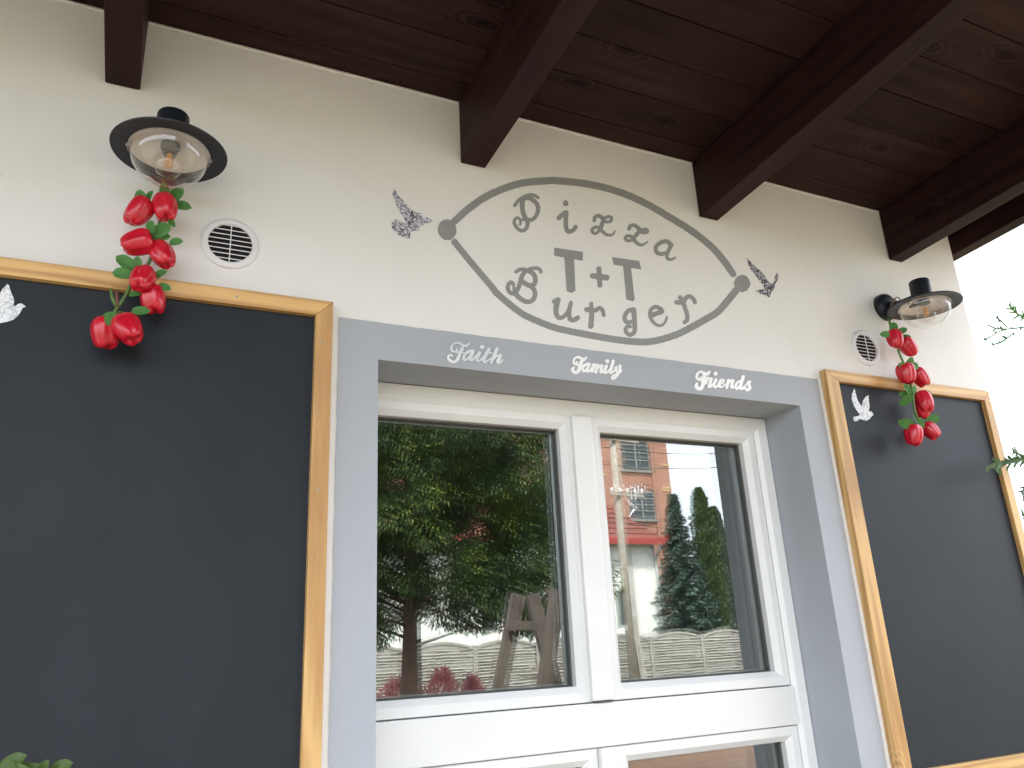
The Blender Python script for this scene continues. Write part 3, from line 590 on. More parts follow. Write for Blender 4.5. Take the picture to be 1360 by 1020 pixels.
# ------------------------------------------------------------------ chalkboards
FY = -0.030; PY = -0.012
def chalkboard(label, x0, x1, z0, z1, wl, wr, wt):
    r = empty('chalkboard', (x0, 0, z0)); tag(r, label, 'chalkboard', 'pine framed chalkboards on the wall')
    MB().box(x0 + wl * .5, x1 - wr * .5, PY, -0.002, z0 + wt * .5, z1 - wt * .5).build('writing_panel', M['board'], r)
    def rail(pts, mat):
        A = [(a, FY, b) for a, b in pts]; Bk = [(a, -0.001, b) for a, b in pts]
        MB().add(A + Bk, [(0, 1, 2, 3), (7, 6, 5, 4), (0, 4, 5, 1), (1, 5, 6, 2), (2, 6, 7, 3), (3, 7, 4, 0)]).build('frame_rail', mat, r, bevel=0.0018)
    e = .0004
    rail([(x0, z1), (x1, z1), (x1 - wr + e, z1 - wt + e), (x0 + wl - e, z1 - wt + e)], M['pine_x'])
    rail([(x0, z0), (x1, z0), (x1 - wr + e, z0 + wt - e), (x0 + wl - e, z0 + wt - e)], M['pine_x'])
    rail([(x0, z0 + e), (x0, z1 - e), (x0 + wl - e, z1 - wt), (x0 + wl - e, z0 + wt)], M['pine_z'])
    rail([(x1, z0 + e), (x1, z1 - e), (x1 - wr + e, z1 - wt), (x1 - wr + e, z0 + wt)], M['pine_z'])
    for (a, b) in ((x0 + .18, z1 - wt / 2), (x1 - .25, z1 - wt / 2), (x1 - wr * .6, z1 - .12), (x1 - wr * .6, z1 - .52), (x0 + wl * .5, z1 - .5)):
        MB().lathe([(0.0, 0.0012), (.0028, .0008), (.0032, 0)], (a, FY, b), 10, 'y').build('screw_head', M['spacer'], r)
    return r
chalkboard('large black chalkboard in pine frame, left of the window', -1.05, 0.433, 1.02, 2.416, .046, .046, .045)
chalkboard('narrow black chalkboard in pine frame at the right corner of the wall', 2.250, 3.176, 1.02, 2.418, .060, .042, .044)
bird('white paper dove stuck on the large left chalkboard', M['dove'], PY - .001, (0, 360, 12.75), [(440, 605), (385, 620), (350, 690), (310, 750), (220, 825), (110, 860), (0, 880), (-200, 872), (-390, 885), (-400, 795), (-260, 760), (-120, 650), (-200, 520), (-270, 330), (-250, 180), (-140, 250), (-60, 420), (0, 380), (15, 345), (30, 330), (38, 300), (60, 285), (75, 262), (95, 260), (120, 215), (150, 240), (180, 340), (240, 480), (230, 600), (260, 590), (320, 550), (370, 550), (410, 580)])
bird('white paper dove on the narrow right chalkboard', M['dove'], PY - .001, (1120, 505, 15.7), [(235, 170), (255, 260), (300, 420), (385, 555), (410, 430), (470, 340), (530, 310), (535, 450), (550, 540), (530, 650), (590, 650), (620, 690), (632, 725), (590, 750), (550, 810), (480, 845), (400, 820), (340, 805), (290, 850), (240, 860), (205, 810), (220, 760), (310, 750), (350, 710), (290, 640), (220, 530), (180, 390), (180, 290)])

# ------------------------------------------------------------------ round vents
def vent(label, cx, cz, R=0.074):
    r = empty('air_vent', (cx, 0, cz)); tag(r, label, 'vent', 'round white wall vents')
    ri = 0.056
    MB().lathe([(R, 0), (R, .004), (R - .003, .0075), (ri + .004, .0105), (ri, .008), (ri, .001)], (cx, 0, cz), 64, 'y').build('rim', M['pvc_old'], r, smooth=True)
    MB().lathe([(0, .0014), (ri, .0012)], (cx, 0, cz), 48, 'y').build('duct_shade_disc', M['vent_shade'], r)  # near-black disc: the shade inside the duct is painted in
    n_ = 8
    for i in range(n_):
        zz = -ri + (i + 0.5) * 2 * ri / n_ + 0.003; hw = math.sqrt(max(ri ** 2 - zz ** 2, 1e-6)) - .0005
        MB().hexa([(cx - hw, -.0072, cz + zz - .0022), (cx + hw, -.0072, cz + zz - .0022), (cx + hw, -.003, cz + zz + .0008), (cx - hw, -.003, cz + zz + .0008)],
                  [(cx - hw, -.0086, cz + zz - .0004), (cx + hw, -.0086, cz + zz - .0004), (cx + hw, -.0044, cz + zz + .0026), (cx - hw, -.0044, cz + zz + .0026)]).build('slat', M['pvc_old'], r)
    MB().box(cx - .0013, cx + .0013, -.0094, -.0074, cz - ri, cz + ri).build('centre_bar', M['pvc_old'], r)
vent('round white louvred vent above the large left chalkboard', 0.160, 2.557)
vent('round white louvred vent above the narrow right chalkboard', 2.523, 2.543)

# ------------------------------------------------------------------ wall lamps
def lamp(label, cx, zr):
    a, R = 0.175, 0.132
    r = empty('wall_lamp', (cx, 0, zr + .06)); tag(r, label, 'wall lamp', 'black wall lamps with glass bowls')
    c = (cx, -a, zr)
    zp = zr + .068
    o = MB().lathe([(.056, 0), (.056, .016), (.052, .026), (.040, .034), (.0, .037)], (cx, 0, zp), 40, 'y').build('wall_plate', M['metal'], r); autosmooth(o)
    o = MB().tube([(cx, -.02, zp - .004), (cx, -.07, zr + .048), (cx, -a + .03, zr + .040)], [.024, .021, .024], 16).build('arm', M['metal'], r); autosmooth(o, 50)
    o = MB().lathe([(R, 0), (R + .0012, .0035), (R - .001, .006), (.090, .017), (.052, .030), (.0385, .038), (.0375, .104), (.035, .1085), (0, .109)], c, 72).build('shade', M['metal'], r); autosmooth(o, 40)
    o = MB().lathe([(R - .0005, .0002), (.108, .0035), (.0925, .0045)], c, 72).build('shade_underside', M['metal'], r, smooth=True)
    o = MB().lathe([(.093, .0042), (.091, .008), (.055, .024), (0, .026)], c, 56).build('reflector', M['reflector'], r, smooth=True)
    # glass bowl: thin shell with flat ground bottom
    prof = [(.0915, .004), (.0915, -.004), (.0885, -.020), (.082, -.037), (.071, -.054), (.058, -.067), (.044, -.076), (.030, -.081), (.0, -.0815)]
    MB().lathe(prof, c, 64).build('glass_bowl', M['lampglass'], r, smooth=True)
    MB().lathe([(.090, .0035), (.0945, .002), (.0945, -.004), (.0918, -.005)], c, 56).build('glass_lip', M['lampglass'], r, smooth=True)
    sk = MB().lathe([(.0, .0255), (.022, .0235), (.022, .012), (.017, .010), (.0, .0098)], c, 28).build('socket', M['gasket'], r); autosmooth(sk)
    b = MB().lathe([(.013, .010), (.0145, .002), (.026, -.012), (.0335, -.028), (.0335, -.040), (.027, -.054), (.014, -.063), (0, -.066)], c, 32).build('bulb', M['bulbglass'], r, smooth=True)
    f = MB()
    for k in range(6):
        an = k * math.pi / 3; f.tube([(cx + .005 * math.cos(an), -a + .005 * math.sin(an), zr - .004), (cx + .009 * math.cos(an), -a + .009 * math.sin(an), zr - .040)], .0011, 5)
    f.tube([(cx, -a, zr), (cx, -a, zr - .040)], .0016, 6)
    f.build('filament', M['fil'], b)
    for s_ in (-1, 1):
        MB().lathe([(.004, 0), (.004, .006), (.002, .008), (0, .008)], (cx + s_ * .0935, -a - .0, zr - .002), 10, 'y').build('clamp_screw', M['spacer'], r)
    # twine loops round the arm
    for dx in (0, 1):
        pts = []
        for k in range(15):
            an = 2 * math.pi * k / 14; yy = -.045 - .012 * dx + .006 * math.sin(an * 2 + dx)
            pts.append((cx + .032 * math.cos(an), yy - .012, zr + .050 + .034 * math.sin(an) - (.022 if math.sin(an) < -.5 else 0)))
        MB().tube(pts, .0022, 5).build('twine_loop', M['twine'], r, smooth=True)
    pts = [(cx + .075, -.10, zr + .02), (cx + .098, -.085, zr + .035), (cx + .108, -.075, zr + .062), (cx + .112, -.073, zr + .068)]
    MB().tube(pts, .0016, 5).build('twine_end', M['twine'], r, smooth=True)
    return r
lamp('black hat shaped wall lamp with glass bowl above the left chalkboard', -0.008, 2.6865)
lamp('black hat shaped wall lamp with glass bowl near the right wall corner', 2.680, 2.6690)

# ------------------------------------------------------------------ pepper garlands
def pepper_mesh():
    v_ = []; f_ = []; nu, nv = 40, 22
    for j in range(nv + 1):
        t_ = j / nv
        for i in range(nu):
            a = 2 * math.pi * i / nu
            prof = max(0, 1 - abs(2 * t_ - 1) ** 2.6) ** .5 * (1.04 - 0.26 * t_)
            ca = (a + .25 * math.sin(a)) % (math.pi / 2) - math.pi / 4
            lob = 1 - (.075 + .085 * t_) * math.exp(-(ca / .24) ** 2) + .03 * math.cos(a)
            rr = 0.5 * prof * lob
            z = 0.60 - 1.22 * t_ + .05 * t_ * math.cos(2 * a + 1)
            k0 = 1 - min(1, rr / 0.30)
            z += (-.20 * k0 if t_ < .5 else .18 * k0)          # dimpled shoulders and base
            v_.append((rr * math.cos(a), rr * math.sin(a), z))
    for j in range(nv):
        for i in range(nu): f_.append((j * nu + i, j * nu + (i + 1) % nu, (j + 1) * nu + (i + 1) % nu, (j + 1) * nu + i))
    me = bpy.data.meshes.new('pepper'); me.from_pydata(v_, [], f_); bm = bmesh.new(); bm.from_mesh(me)
    bmesh.ops.remove_doubles(bm, verts=bm.verts, dist=1e-4); bmesh.ops.recalc_face_normals(bm, faces=bm.faces); bm.to_mesh(me); bm.free()
    me.polygons.foreach_set('use_smooth', [True] * len(me.polygons)); me.materials.append(M['red']); return me
PEP = pepper_mesh()
def leafmesh():
    v_ = []; f_ = []; n_ = 7
    for i in range(n_ + 1):
        t_ = i / n_; w_ = 0.30 * math.sqrt(max(0, 1 - (2 * t_ - 1) ** 2)) ** 0.9 if 0 < t_ < 1 else 0.012
        cz = -0.22 * t_ * t_
        v_ += [(-w_, t_, cz + .35 * w_), (0, t_, cz), (w_, t_, cz + .35 * w_)]
    for i in range(n_):
        b = i * 3; f_ += [(b, b + 1, b + 4, b + 3), (b + 1, b + 2, b + 5, b + 4)]
    me = bpy.data.meshes.new('leaf'); me.from_pydata(v_, [], f_); me.polygons.foreach_set('use_smooth', [True] * len(me.polygons)); me.materials.append(M['fleaf']); return me
LEAF = leafmesh()
RIGHT = Vector(RM[:, 0]); UP = Vector(RM[:, 2]); FWD = Vector(RM[:, 1])
def place(o, loc, parent):
    off = parent.location; o.location = Vector(loc) - off
def garland(label, peps, leaves, stem, yb):
    r = empty('pepper_garland', tuple(at([stem[0][:2]], yb)[0])); tag(r, label, 'garland', 'garlands of artificial red peppers')
    rs = random.Random(len(peps) * 13)
    for (px, py, size, ang, dy, tilt) in peps:
        o = bpy.data.objects.new('pepper', PEP); col.objects.link(o); o.parent = r
        place(o, at([(px, py)], yb + dy)[0], r)
        # long axis points along the picture angle (0 = straight down), tilted towards the viewer
        d = (UP * -math.cos(rad(ang)) + RIGHT * math.sin(rad(ang))) * math.cos(rad(tilt)) - FWD * math.sin(rad(tilt))
        q = (-d).to_track_quat('Z', 'Y'); o.rotation_mode = 'QUATERNION'
        o.rotation_quaternion = q @ Matrix.Rotation(rs.uniform(0, 6.28), 3, 'Z').to_quaternion()
        size *= 1.0; o.scale = (size, size * rs.uniform(.92, 1), size * rs.uniform(.98, 1.10))
    for (px, py, size, ang) in leaves:
        size *= 1.05
        o = bpy.data.objects.new('leaf', LEAF); col.objects.link(o); o.parent = r
        d = (UP * math.cos(rad(ang)) + RIGHT * math.sin(rad(ang)) - FWD * rs.uniform(-.2, .5)).normalized()
        nrm = (-FWD + UP * rs.uniform(-.3, .7) + RIGHT * rs.uniform(-.5, .5)); nrm = (nrm - d * nrm.dot(d)).normalized(); x = d.cross(nrm)
        o.rotation_mode = 'QUATERNION'; o.rotation_quaternion = Matrix((x, d, nrm)).transposed().to_quaternion(); o.scale = (size,) * 3
        place(o, Vector(at([(px, py)], yb + rs.uniform(-.035, -.005))[0]) - d * size * .5, r)
    pts = [tuple(at([s_[:2]], yb + s_[2])[0]) for s_ in stem]
    c = crm([np.array(p_) for p_ in pts], 6)
    MB().tube([tuple(p_) for p_ in c], .0042, 7).build('stem', M['fstem'], r, smooth=True)
    return r
ga = garland('pepper garland hanging over the top rail of the large left chalkboard',
    [(184, 281, .068, -25, -.005, 25), (219, 276, .068, 20, -.02, 30), (183, 322, .070, -70, -.015, 15), (216, 338, .066, 38, -.01, 20), (189, 371, .064, 10, -.025, 55), (204, 398, .066, 12, -.005, 15), (141, 442, .070, 8, -.0, 12), (170, 437, .072, 40, -.03, 25)],
    [(187, 261, .045, -50), (198, 262, .035, 20), (219, 255, .040, 0), (233, 259, .046, 60), (241, 273, .044, 95), (227, 293, .032, 165), (200, 301, .036, -20), (213, 306, .050, 60), (212, 313, .044, 85), (233, 321, .032, 80), (168, 349, .052, -45), (163, 363, .045, -80), (183, 349, .030, 0), (212, 364, .034, 55), (217, 381, .034, 100), (179, 390, .030, -90), (186, 413, .040, 75), (143, 424, .046, -120), (149, 427, .046, 160)],
    [(212, 205, .05), (217, 240, .03), (219, 262, .01), (211, 300, .0), (203, 330, .0), (197, 350, -.005), (178, 372, 0), (165, 395, .0), (153, 413, .0), (150, 425, 0)], -.078)
MB().tube([tuple(at([q], -.08)[0]) for q in ((155, 408), (149, 396), (147, 384))], [.0045, .004, .0035], 6).build('cut_twig', M['fstem'], ga, smooth=True)
MB().tube([tuple(at([q], -.08)[0]) for q in ((156, 408), (155, 398), (155, 387))], [.0045, .0045, .004], 6).build('bare_twig', plain('brown_wire_end', (0.16, 0.07, 0.06), .7), ga, smooth=True)
MB().tube([tuple(at([q], -.09)[0]) for q in ((152, 416), (160, 414), (168, 416), (178, 416), (186, 412))], .0022, 5).build('tendril', M['fstem'], ga, smooth=True)
garland('pepper garland hanging over the narrow right chalkboard',
    [(1189, 450, .066, 0, -.02, 30), (1206, 461, .072, 35, 0, 10), (1204, 496, .076, 5, -.02, 20), (1222, 501, .070, 30, .005, 10), (1227, 534, .074, 5, -.01, 35), (1226, 545, .062, 0, .004, 5), (1213, 578, .072, -5, -.02, 20), (1236, 572, .066, 35, 0, 30)],
    [(1187, 436, .050, 0), (1197, 440, .044, 50), (1176, 444, .040, -90), (1204, 448, .036, 110), (1208, 481, .044, 40), (1214, 486, .048, 90), (1200, 486, .036, -60), (1213, 518, .044, 50), (1204, 531, .056, -140), (1206, 517, .044, -30), (1201, 524, .040, -80), (1229, 523, .042, 80), (1205, 563, .060, -75), (1239, 557, .056, 60), (1222, 564, .050, 10), (1217, 556, .036, -30)],
    [(1180, 405, .05), (1182, 430, .03), (1190, 446, .01), (1193, 465, 0), (1200, 482, 0), (1208, 505, 0), (1212, 520, -.02), (1214, 540, -.035), (1219, 556, -.03), (1226, 564, -.01)], -.075)

# ------------------------------------------------------------------ foliage builders
def quad_mesh(name, P, D, N, ln, wd):
    "kite shaped leaves: base P, direction D, side from N x D"
    P = np.asarray(P); D = np.asarray(D); N = np.asarray(N)
    D = D / np.linalg.norm(D, axis=1, keepdims=True); S_ = np.cross(N, D); S_ /= np.linalg.norm(S_, axis=1, keepdims=True) + 1e-9
    ln = np.asarray(ln)[:, None]; wd = np.asarray(wd)[:, None]; n_ = len(P)
    V = np.empty((n_, 4, 3)); V[:, 0] = P; V[:, 1] = P + D * ln * .45 + S_ * wd * .5; V[:, 2] = P + D * ln; V[:, 3] = P + D * ln * .45 - S_ * wd * .5
    me = bpy.data.meshes.new(name); me.vertices.add(n_ * 4); me.vertices.foreach_set('co', V.ravel())
    me.loops.add(n_ * 4); me.loops.foreach_set('vertex_index', np.arange(n_ * 4)); me.polygons.add(n_)
    me.polygons.foreach_set('loop_start', np.arange(n_) * 4); me.polygons.foreach_set('loop_total', np.full(n_, 4)); me.update(); me.validate(); return me
def rdir(n_): d = rng.normal(size=(n_, 3)); return d / np.linalg.norm(d, axis=1, keepdims=True)
BARK = plain('brown_bark', (0.12, 0.075, 0.055), 0.9, 0.4, 9, 0.8, 22)
L_yew = leaf_mat('yew_foliage', [(0.2, (0.016, 0.034, 0.014)), (0.5, (0.042, 0.082, 0.020)), (0.85, (0.19, 0.23, 0.035))], 0.55, .25)
L_spr = leaf_mat('blue_spruce_needles', [(0.1, (0.11, 0.165, 0.135)), (0.5, (0.18, 0.255, 0.21)), (0.9, (0.27, 0.36, 0.30))], 0.6, .15)
L_thu = leaf_mat('thuja_foliage', [(0.15, (0.030, 0.056, 0.022)), (0.5, (0.080, 0.125, 0.045)), (0.9, (0.16, 0.22, 0.08))], 0.55, .2)

def clump_tree(name, label, base, height, spread, nclump, mat, zlow, bias=(0, 0), seed=1):
    r = empty(name, base); tag(r, label, 'tree', None); rl = np.random.default_rng(seed)
    b = Vector(base); tr = MB(); tp = []; rr = []
    for i in range(9):
        t_ = i / 8; tp.append((b.x + .10 * math.sin(t_ * 4) * t_, b.y + .08 * math.sin(t_ * 5 + 1) * t_, b.z + t_ * height * .85)); rr.append(.155 * (1 - t_) ** .8 + .02 + .06 * math.exp(-t_ * 14))
    tr.tube(tp, rr, 12); tr.build('trunk', BARK, r, smooth=True)
    P = []; D = []; N = []; LN = []; WD = []; br = MB()
    for k in range(nclump):
        t_ = rl.uniform(0, 1) ** .9; z = zlow + (height - zlow) * t_
        prof = spread * (math.sin(math.pi * min(1, .22 + .78 * t_)) ** .6 + .1)
        an = rl.uniform(0, 6.283); rr_ = prof * math.sqrt(rl.uniform(.12, 1.0)) * rl.uniform(.85, 1.12)
        c = np.array([b.x + bias[0] + rr_ * math.cos(an), b.y + bias[1] + rr_ * math.sin(an), b.z + z - .10 * rr_])
        cr = rl.uniform(.22, .46); m_ = int(500 * (cr / .35) ** 2)
        q = rl.normal(size=(m_, 3)); q /= np.linalg.norm(q, axis=1, keepdims=True); q *= (rl.uniform(.2, 1, (m_, 1)) ** .5)
        p_ = c + q * np.array([cr, cr, cr * .72]); out = np.array([math.cos(an), math.sin(an), 0])
        d_ = q * .7 + out * .5 + np.array([0, 0, -.45]) + rl.normal(size=(m_, 3)) * .35
        P.append(p_); D.append(d_); N.append(rl.normal(size=(m_, 3)) * .5 + np.array([0, 0, 1.0])); LN.append(rl.uniform(.05, .11, m_)); WD.append(rl.uniform(.014, .032, m_))
        if k % 7 == 0:
            z0 = b.z + z * .8; br.tube([(b.x, b.y, z0), ((b.x + c[0]) / 2, (b.y + c[1]) / 2, (z0 + c[2]) / 2 + .12), tuple(c)], [.028, .016, .006], 5, False)
    br.build('limb', BARK, r)
    me = quad_mesh('crown', np.concatenate(P), np.concatenate(D), np.concatenate(N), np.concatenate(LN), np.concatenate(WD)); link('crown', me, mat, r)
    return r
tb = RP(545, 900, 12.0)
clump_tree('conifer_tree', 'dark green drooping conifer mirrored in the left window pane', (tb.x, tb.y, 0), 6.9, 2.35, 640, L_yew, 1.95, (0.55, 0), 11)

def spruce(name, label, base, height, rad0, mat, seed):
    rl = np.random.default_rng(seed); r = empty(name, base); tag(r, label, 'tree'); b = np.array(base, float)
    MB().tube([tuple(b), tuple(b + [0, 0, height * .6]), tuple(b + [0, 0, height])], [.16, .08, .01], 10).build('trunk', BARK, r, smooth=True)
    P = []; D = []; N = []; LN = []; WD = []; z = .35
    while z < height:
        t_ = z / height; rr = rad0 * (1 - t_) ** .85 + .05; nb = max(4, int(9 - 4 * t_)); a0 = rl.uniform(0, 6.28)
        for i in range(nb):
            an = a0 + 6.283 * i / nb + rl.uniform(-.25, .25); lb = rr * rl.uniform(.75, 1.12); o = np.array([math.cos(an), math.sin(an), 0]); s_ = np.array([-math.sin(an), math.cos(an), 0])
            ns = max(5, int(lb / .07))
            for j in range(ns):
                u = (j + .5) / ns; ctr = b + [0, 0, z] + o * lb * u + np.array([0, 0, -.28 * lb * u + .16 * lb * u * u])
                for q in range(16):
                    sd_ = rl.choice([-1, 1]); P.append(ctr + rl.normal(size=3) * .02); D.append(o * rl.uniform(.3, 1) + s_ * sd_ * rl.uniform(.1, 1) + np.array([0, 0, rl.uniform(-.5, .25)])); N.append(np.array([0, 0, 1]) + rl.normal(size=3) * .4)
                    LN.append(rl.uniform(.14, .27) * (1.15 - .5 * u)); WD.append(rl.uniform(.045, .08))
        z += .13 + .05 * (1 - t_)
    link('crown', quad_mesh('crown', P, D, N, LN, WD), mat, r); return r
sp = RP(897, 700, 25.6); spruce('spruce_tree', 'blue green spruce mirrored beside the white house', (sp.x, sp.y, 0), 7.0, 1.75, L_spr, 3)

def thuja(name, label, base, height, rad0, mat, seed, nl=26000, leaf=(.08, .17), z_lo=.1, power=.5):
    rl = np.random.default_rng(seed); r = empty(name, base); tag(r, label, 'tree'); b = np.array(base, float)
    MB().tube([tuple(b), tuple(b + [0, 0, height * .8])], [.09, .02], 8).build('trunk', BARK, r, smooth=True)
    t_ = rl.uniform(0, 1, nl) ** .85; an = rl.uniform(0, 6.283, nl)
    prof = rad0 * np.minimum(1, (t_ * 6) ** .5) * (1 - t_) ** power * (1 + .16 * np.sin(an * 3 + t_ * 9) + .12 * np.sin(an * 7 - t_ * 31) + .1 * np.sin(t_ * 47 + an * 2))
    rr = prof * np.sqrt(rl.uniform(.35, 1, nl))
    P = b + np.stack([rr * np.cos(an), rr * np.sin(an), z_lo + (height - z_lo) * t_], 1)
    D = np.stack([np.cos(an) * .6, np.sin(an) * .6, np.full(nl, .9)], 1) + rl.normal(size=(nl, 3)) * .35
    N = np.stack([np.cos(an), np.sin(an), np.zeros(nl)], 1) + rl.normal(size=(nl, 3)) * .6
    link('crown', quad_mesh('crown', P, D, N, rl.uniform(*leaf, nl), rl.uniform(leaf[0] * .4, leaf[1] * .4, nl)), mat, r); return r
th = RP(938, 740, 25.4); thuja('columnar_thuja', 'tall columnar thuja mirrored right of the spruce', (th.x, th.y, 0), 7.2, .72, L_thu, 5, power=.38)
th2 = RP(955, 740, 26.2); thuja('columnar_thuja', 'shorter columnar thuja mirrored at the edge of the grey reveal', (th2.x, th2.y, 0), 6.6, .7, L_thu, 6, power=.38)

# thuja by the house corner: only its outermost sprays reach into the picture
L_near = leaf_mat('near_thuja_sprays', [(0.2, (0.04, 0.085, 0.06)), (0.5, (0.10, 0.19, 0.06)), (0.9, (0.22, 0.34, 0.07))], 0.5, .3)
nt = thuja('corner_thuja', 'bushy thuja beside the house corner with sprays reaching in from the right', (5.25, 0.25, 0), 3.9, 1.25, L_near, 8, 22000, (.03, .07), power=.8)
def spray(path, gens, w, seed):
    "flat scale leaf spray along a pixel path at a given depth: chain of overlapping scales with side shoots"
    rl = random.Random(seed); m = MB()
    def scale_chain(a, b, w0, w1):
        a = Vector(a); b = Vector(b); d = b - a; n_ = max(2, int(d.length / .006)); dn = d.normalized(); s_ = dn.cross(FWD).normalized()
        for i in range(n_):
            t_ = i / n_; c = a + d * t_; w_ = w0 + (w1 - w0) * t_
            for sg in (-1, 1):
                tip = c + dn * .009 + s_ * sg * w_ * 1.1 + FWD * rl.uniform(-.002, .002)
                m.add([c - s_ * sg * w_ * .3, c + dn * .003 + s_ * sg * w_ * .8 - FWD * .0012, tip, c + dn * .010], [(0, 1, 2, 3)])
    for i in range(len(path) - 1):
        a = Vector(path[i]); b = Vector(path[i + 1]); scale_chain(a, b, w, w * .8)
        d = (b - a).normalized(); s_ = d.cross(FWD).normalized()
        k = max(1, int((b - a).length / .018))
        for j in range(k):
            c = a.lerp(b, (j + rl.random()) / k)
            for sg in (-1, 1):
                if rl.random() < gens:
                    e = c + (d * .8 + s_ * sg * rl.uniform(.5, .9) + FWD * rl.uniform(-.3, .3)).normalized() * rl.uniform(.018, .042)
                    scale_chain(c, e, w * .9, w * .5)
    return m
def pxpath(P, y): return [tuple(at([q], y)[0]) for q in P]
for k, (P, y_, gens, w_) in enumerate([
    ([(1385, 432), (1358, 435), (1337, 437), (1324, 437), (1312, 432)], .05, .25, .0028), ([(1337, 437), (1325, 441), (1316, 447), (1307, 451)], .05, .2, .0024), ([(1348, 441), (1338, 449), (1329, 455), (1317, 458)], .05, .3, .0026), ([(1378, 428), (1362, 420), (1352, 418), (1345, 410), (1340, 405)], .05, .8, .004), ([(1337, 434), (1329, 426), (1322, 421)], .05, .5, .0028),
    ([(1395, 600), (1370, 608), (1350, 611), (1340, 615)], -.12, .9, .0045), ([(1350, 611), (1338, 614), (1326, 615), (1312, 621)], -.12, .35, .0058), ([(1330, 615), (1324, 626)], -.12, .3, .0055), ([(1328, 613), (1319, 609)], -.12, .3, .0050), ([(1360, 606), (1345, 600)], -.12, .3, .003), ([(1380, 640), (1362, 645), (1357, 655)], .1, .8, .004), ([(1400, 700), (1372, 690), (1358, 684)], .1, .8, .004)]):
    spray(pxpath(P, y_), gens, w_ * 1.7, k).build('spray', L_near, nt, recalc=False)

# laurel leaves at the lower left
L_lau = leaf_mat('laurel_leaf', [(0.2, (0.035, 0.075, 0.010)), (0.8, (0.11, 0.17, 0.03))], 0.4, .3)
sh = empty('laurel_shrub', (-0.16, -0.85, 0)); tag(sh, 'green broad leaved shrub below the large left chalkboard', 'shrub')
ms = MB()
for k in range(7):
    an = k * .9; ms.tube([(-0.16, -.85, 0), (-.16 + .06 * math.cos(an), -.85 + .06 * math.sin(an), .6), (-.17 + .12 * math.cos(an), -.85 + .10 * math.sin(an), 1.25)], [.010, .007, .003], 6)
ms.build('stem', BARK, sh, smooth=True)
LM = LEAF.copy(); LM.materials.clear(); LM.materials.append(L_lau)
def shrub_leaf(tip, d, size, nrm):
    o = bpy.data.objects.new('leaf', LM); col.objects.link(o); o.parent = sh; d = d.normalized(); nrm = (nrm - d * nrm.dot(d)).normalized(); x = d.cross(nrm)
    o.rotation_mode = 'QUATERNION'; o.rotation_quaternion = Matrix((x, d, nrm)).transposed().to_quaternion(); o.scale = (size,) * 3; o.location = Vector(tip) - d * size * .95 - sh.location
for (px, py, an, s_) in ((27, 1004, 50, .034), (8, 1013, -20, .030), (91, 1013, 62, .027), (60, 1012, 20, .022), (52, 1024, 70, .05), (0, 1022, -60, .05)):
    d = UP * math.cos(rad(an)) + RIGHT * math.sin(rad(an)); shrub_leaf(at([(px, py)], -.86)[0], d, s_, -FWD + UP * .8)
for k in range(150):
    an = random.uniform(0, 6.28); z = random.uniform(.35, 1.30); rr = random.uniform(.05, .22) * (1.15 - .45 * z / 1.3)
    d = Vector((math.cos(an), math.sin(an), random.uniform(.2, 1.2)))
    shrub_leaf((-.17 + rr * math.cos(an), -.86 + rr * .8 * math.sin(an), z), d, random.uniform(.04, .065), Vector((random.uniform(-.4, .4), random.uniform(-.4, .4), 1)))

# ------------------------------------------------------------------ the yard before the house, seen mirrored in the panes
FL = 22.5; FYD = 2 * GLASS_Y + 2 - FL
cm = NT('cast_concrete', 0.9, 0.2); v = cm.coord(); cm.color(cm.ramp(cm.noise(v, 3, 7, .65), [(0.3, (0.27, 0.255, 0.22)), (0.7, (0.40, 0.385, 0.345))])); cm.bump(cm.noise(v, 18, 5), .6, .02)
fen = empty('concrete_fence', (9.33, FYD, 0)); tag(fen, 'pale concrete panel fence with arched tops mirrored in both panes', 'fence')
pnl = MB(); rl = random.Random(4); z = 0.0; W_ = 1.92; row = 0
def arch(x): return 1.56 + .17 * (1 - (2 * x / W_) ** 2)
while z < 1.5:
    h = rl.uniform(.055, .11); x = -W_ / 2
    while x < W_ / 2 - .01:
        x2 = min(W_ / 2, x + rl.uniform(.25, .7)); dpt = rl.uniform(.0, .035); e = .004; sl_ = rl.uniform(-.02, .02)
        pnl.hexa([(x + e, .03, z + e), (x2 - e, .03, z + e + sl_), (x2 - e, -.0, z + e + sl_), (x + e, -.0, z + e)][::-1], [(x + e, .042 + dpt, z + h * .4), (x2 - e, .042 + dpt, z + h * .4 + sl_), (x2 - e, 0, z + h - e + sl_), (x + e, 0, z + h - e)][::-1]); x = x2
    z += h
n_ = 16; top = MB()
for i in range(n_):
    xa = -W_ / 2 + W_ * i / n_; xb = -W_ / 2 + W_ * (i + 1) / n_
    pnl.hexa([(xa, -.03, 0), (xb, -.03, 0), (xb, .028, 0), (xa, .028, 0)], [(xa, -.03, arch(xa)), (xb, -.03, arch(xb)), (xb, .028, arch(xb)), (xa, .028, arch(xa))])
    pnl.hexa([(xa, .028, arch(xa) - .07), (xb, .028, arch(xb) - .07), (xb, .06, arch(xb) - .07), (xa, .06, arch(xa) - .07)], [(xa, .028, arch(xa)), (xb, .028, arch(xb)), (xb, .05, arch(xb)), (xa, .05, arch(xa))])
pme = pnl.mesh('fence_panel'); pme.materials.append(cm.m)
pst = MB().box(-.07, .07, -.07, .08, 0, 1.60).mesh('fence_post'); pst.materials.append(cm.m)
for k in range(-7, 11):
    o = bpy.data.objects.new('fence_post', pst); col.objects.link(o); o.parent = fen; o.location = (k * 2.06, 0, 0)
    if k < 10:
        o = bpy.data.objects.new('fence_panel', pme); col.objects.link(o); o.parent = fen; o.location = (k * 2.06 + 1.03, 0, 0)

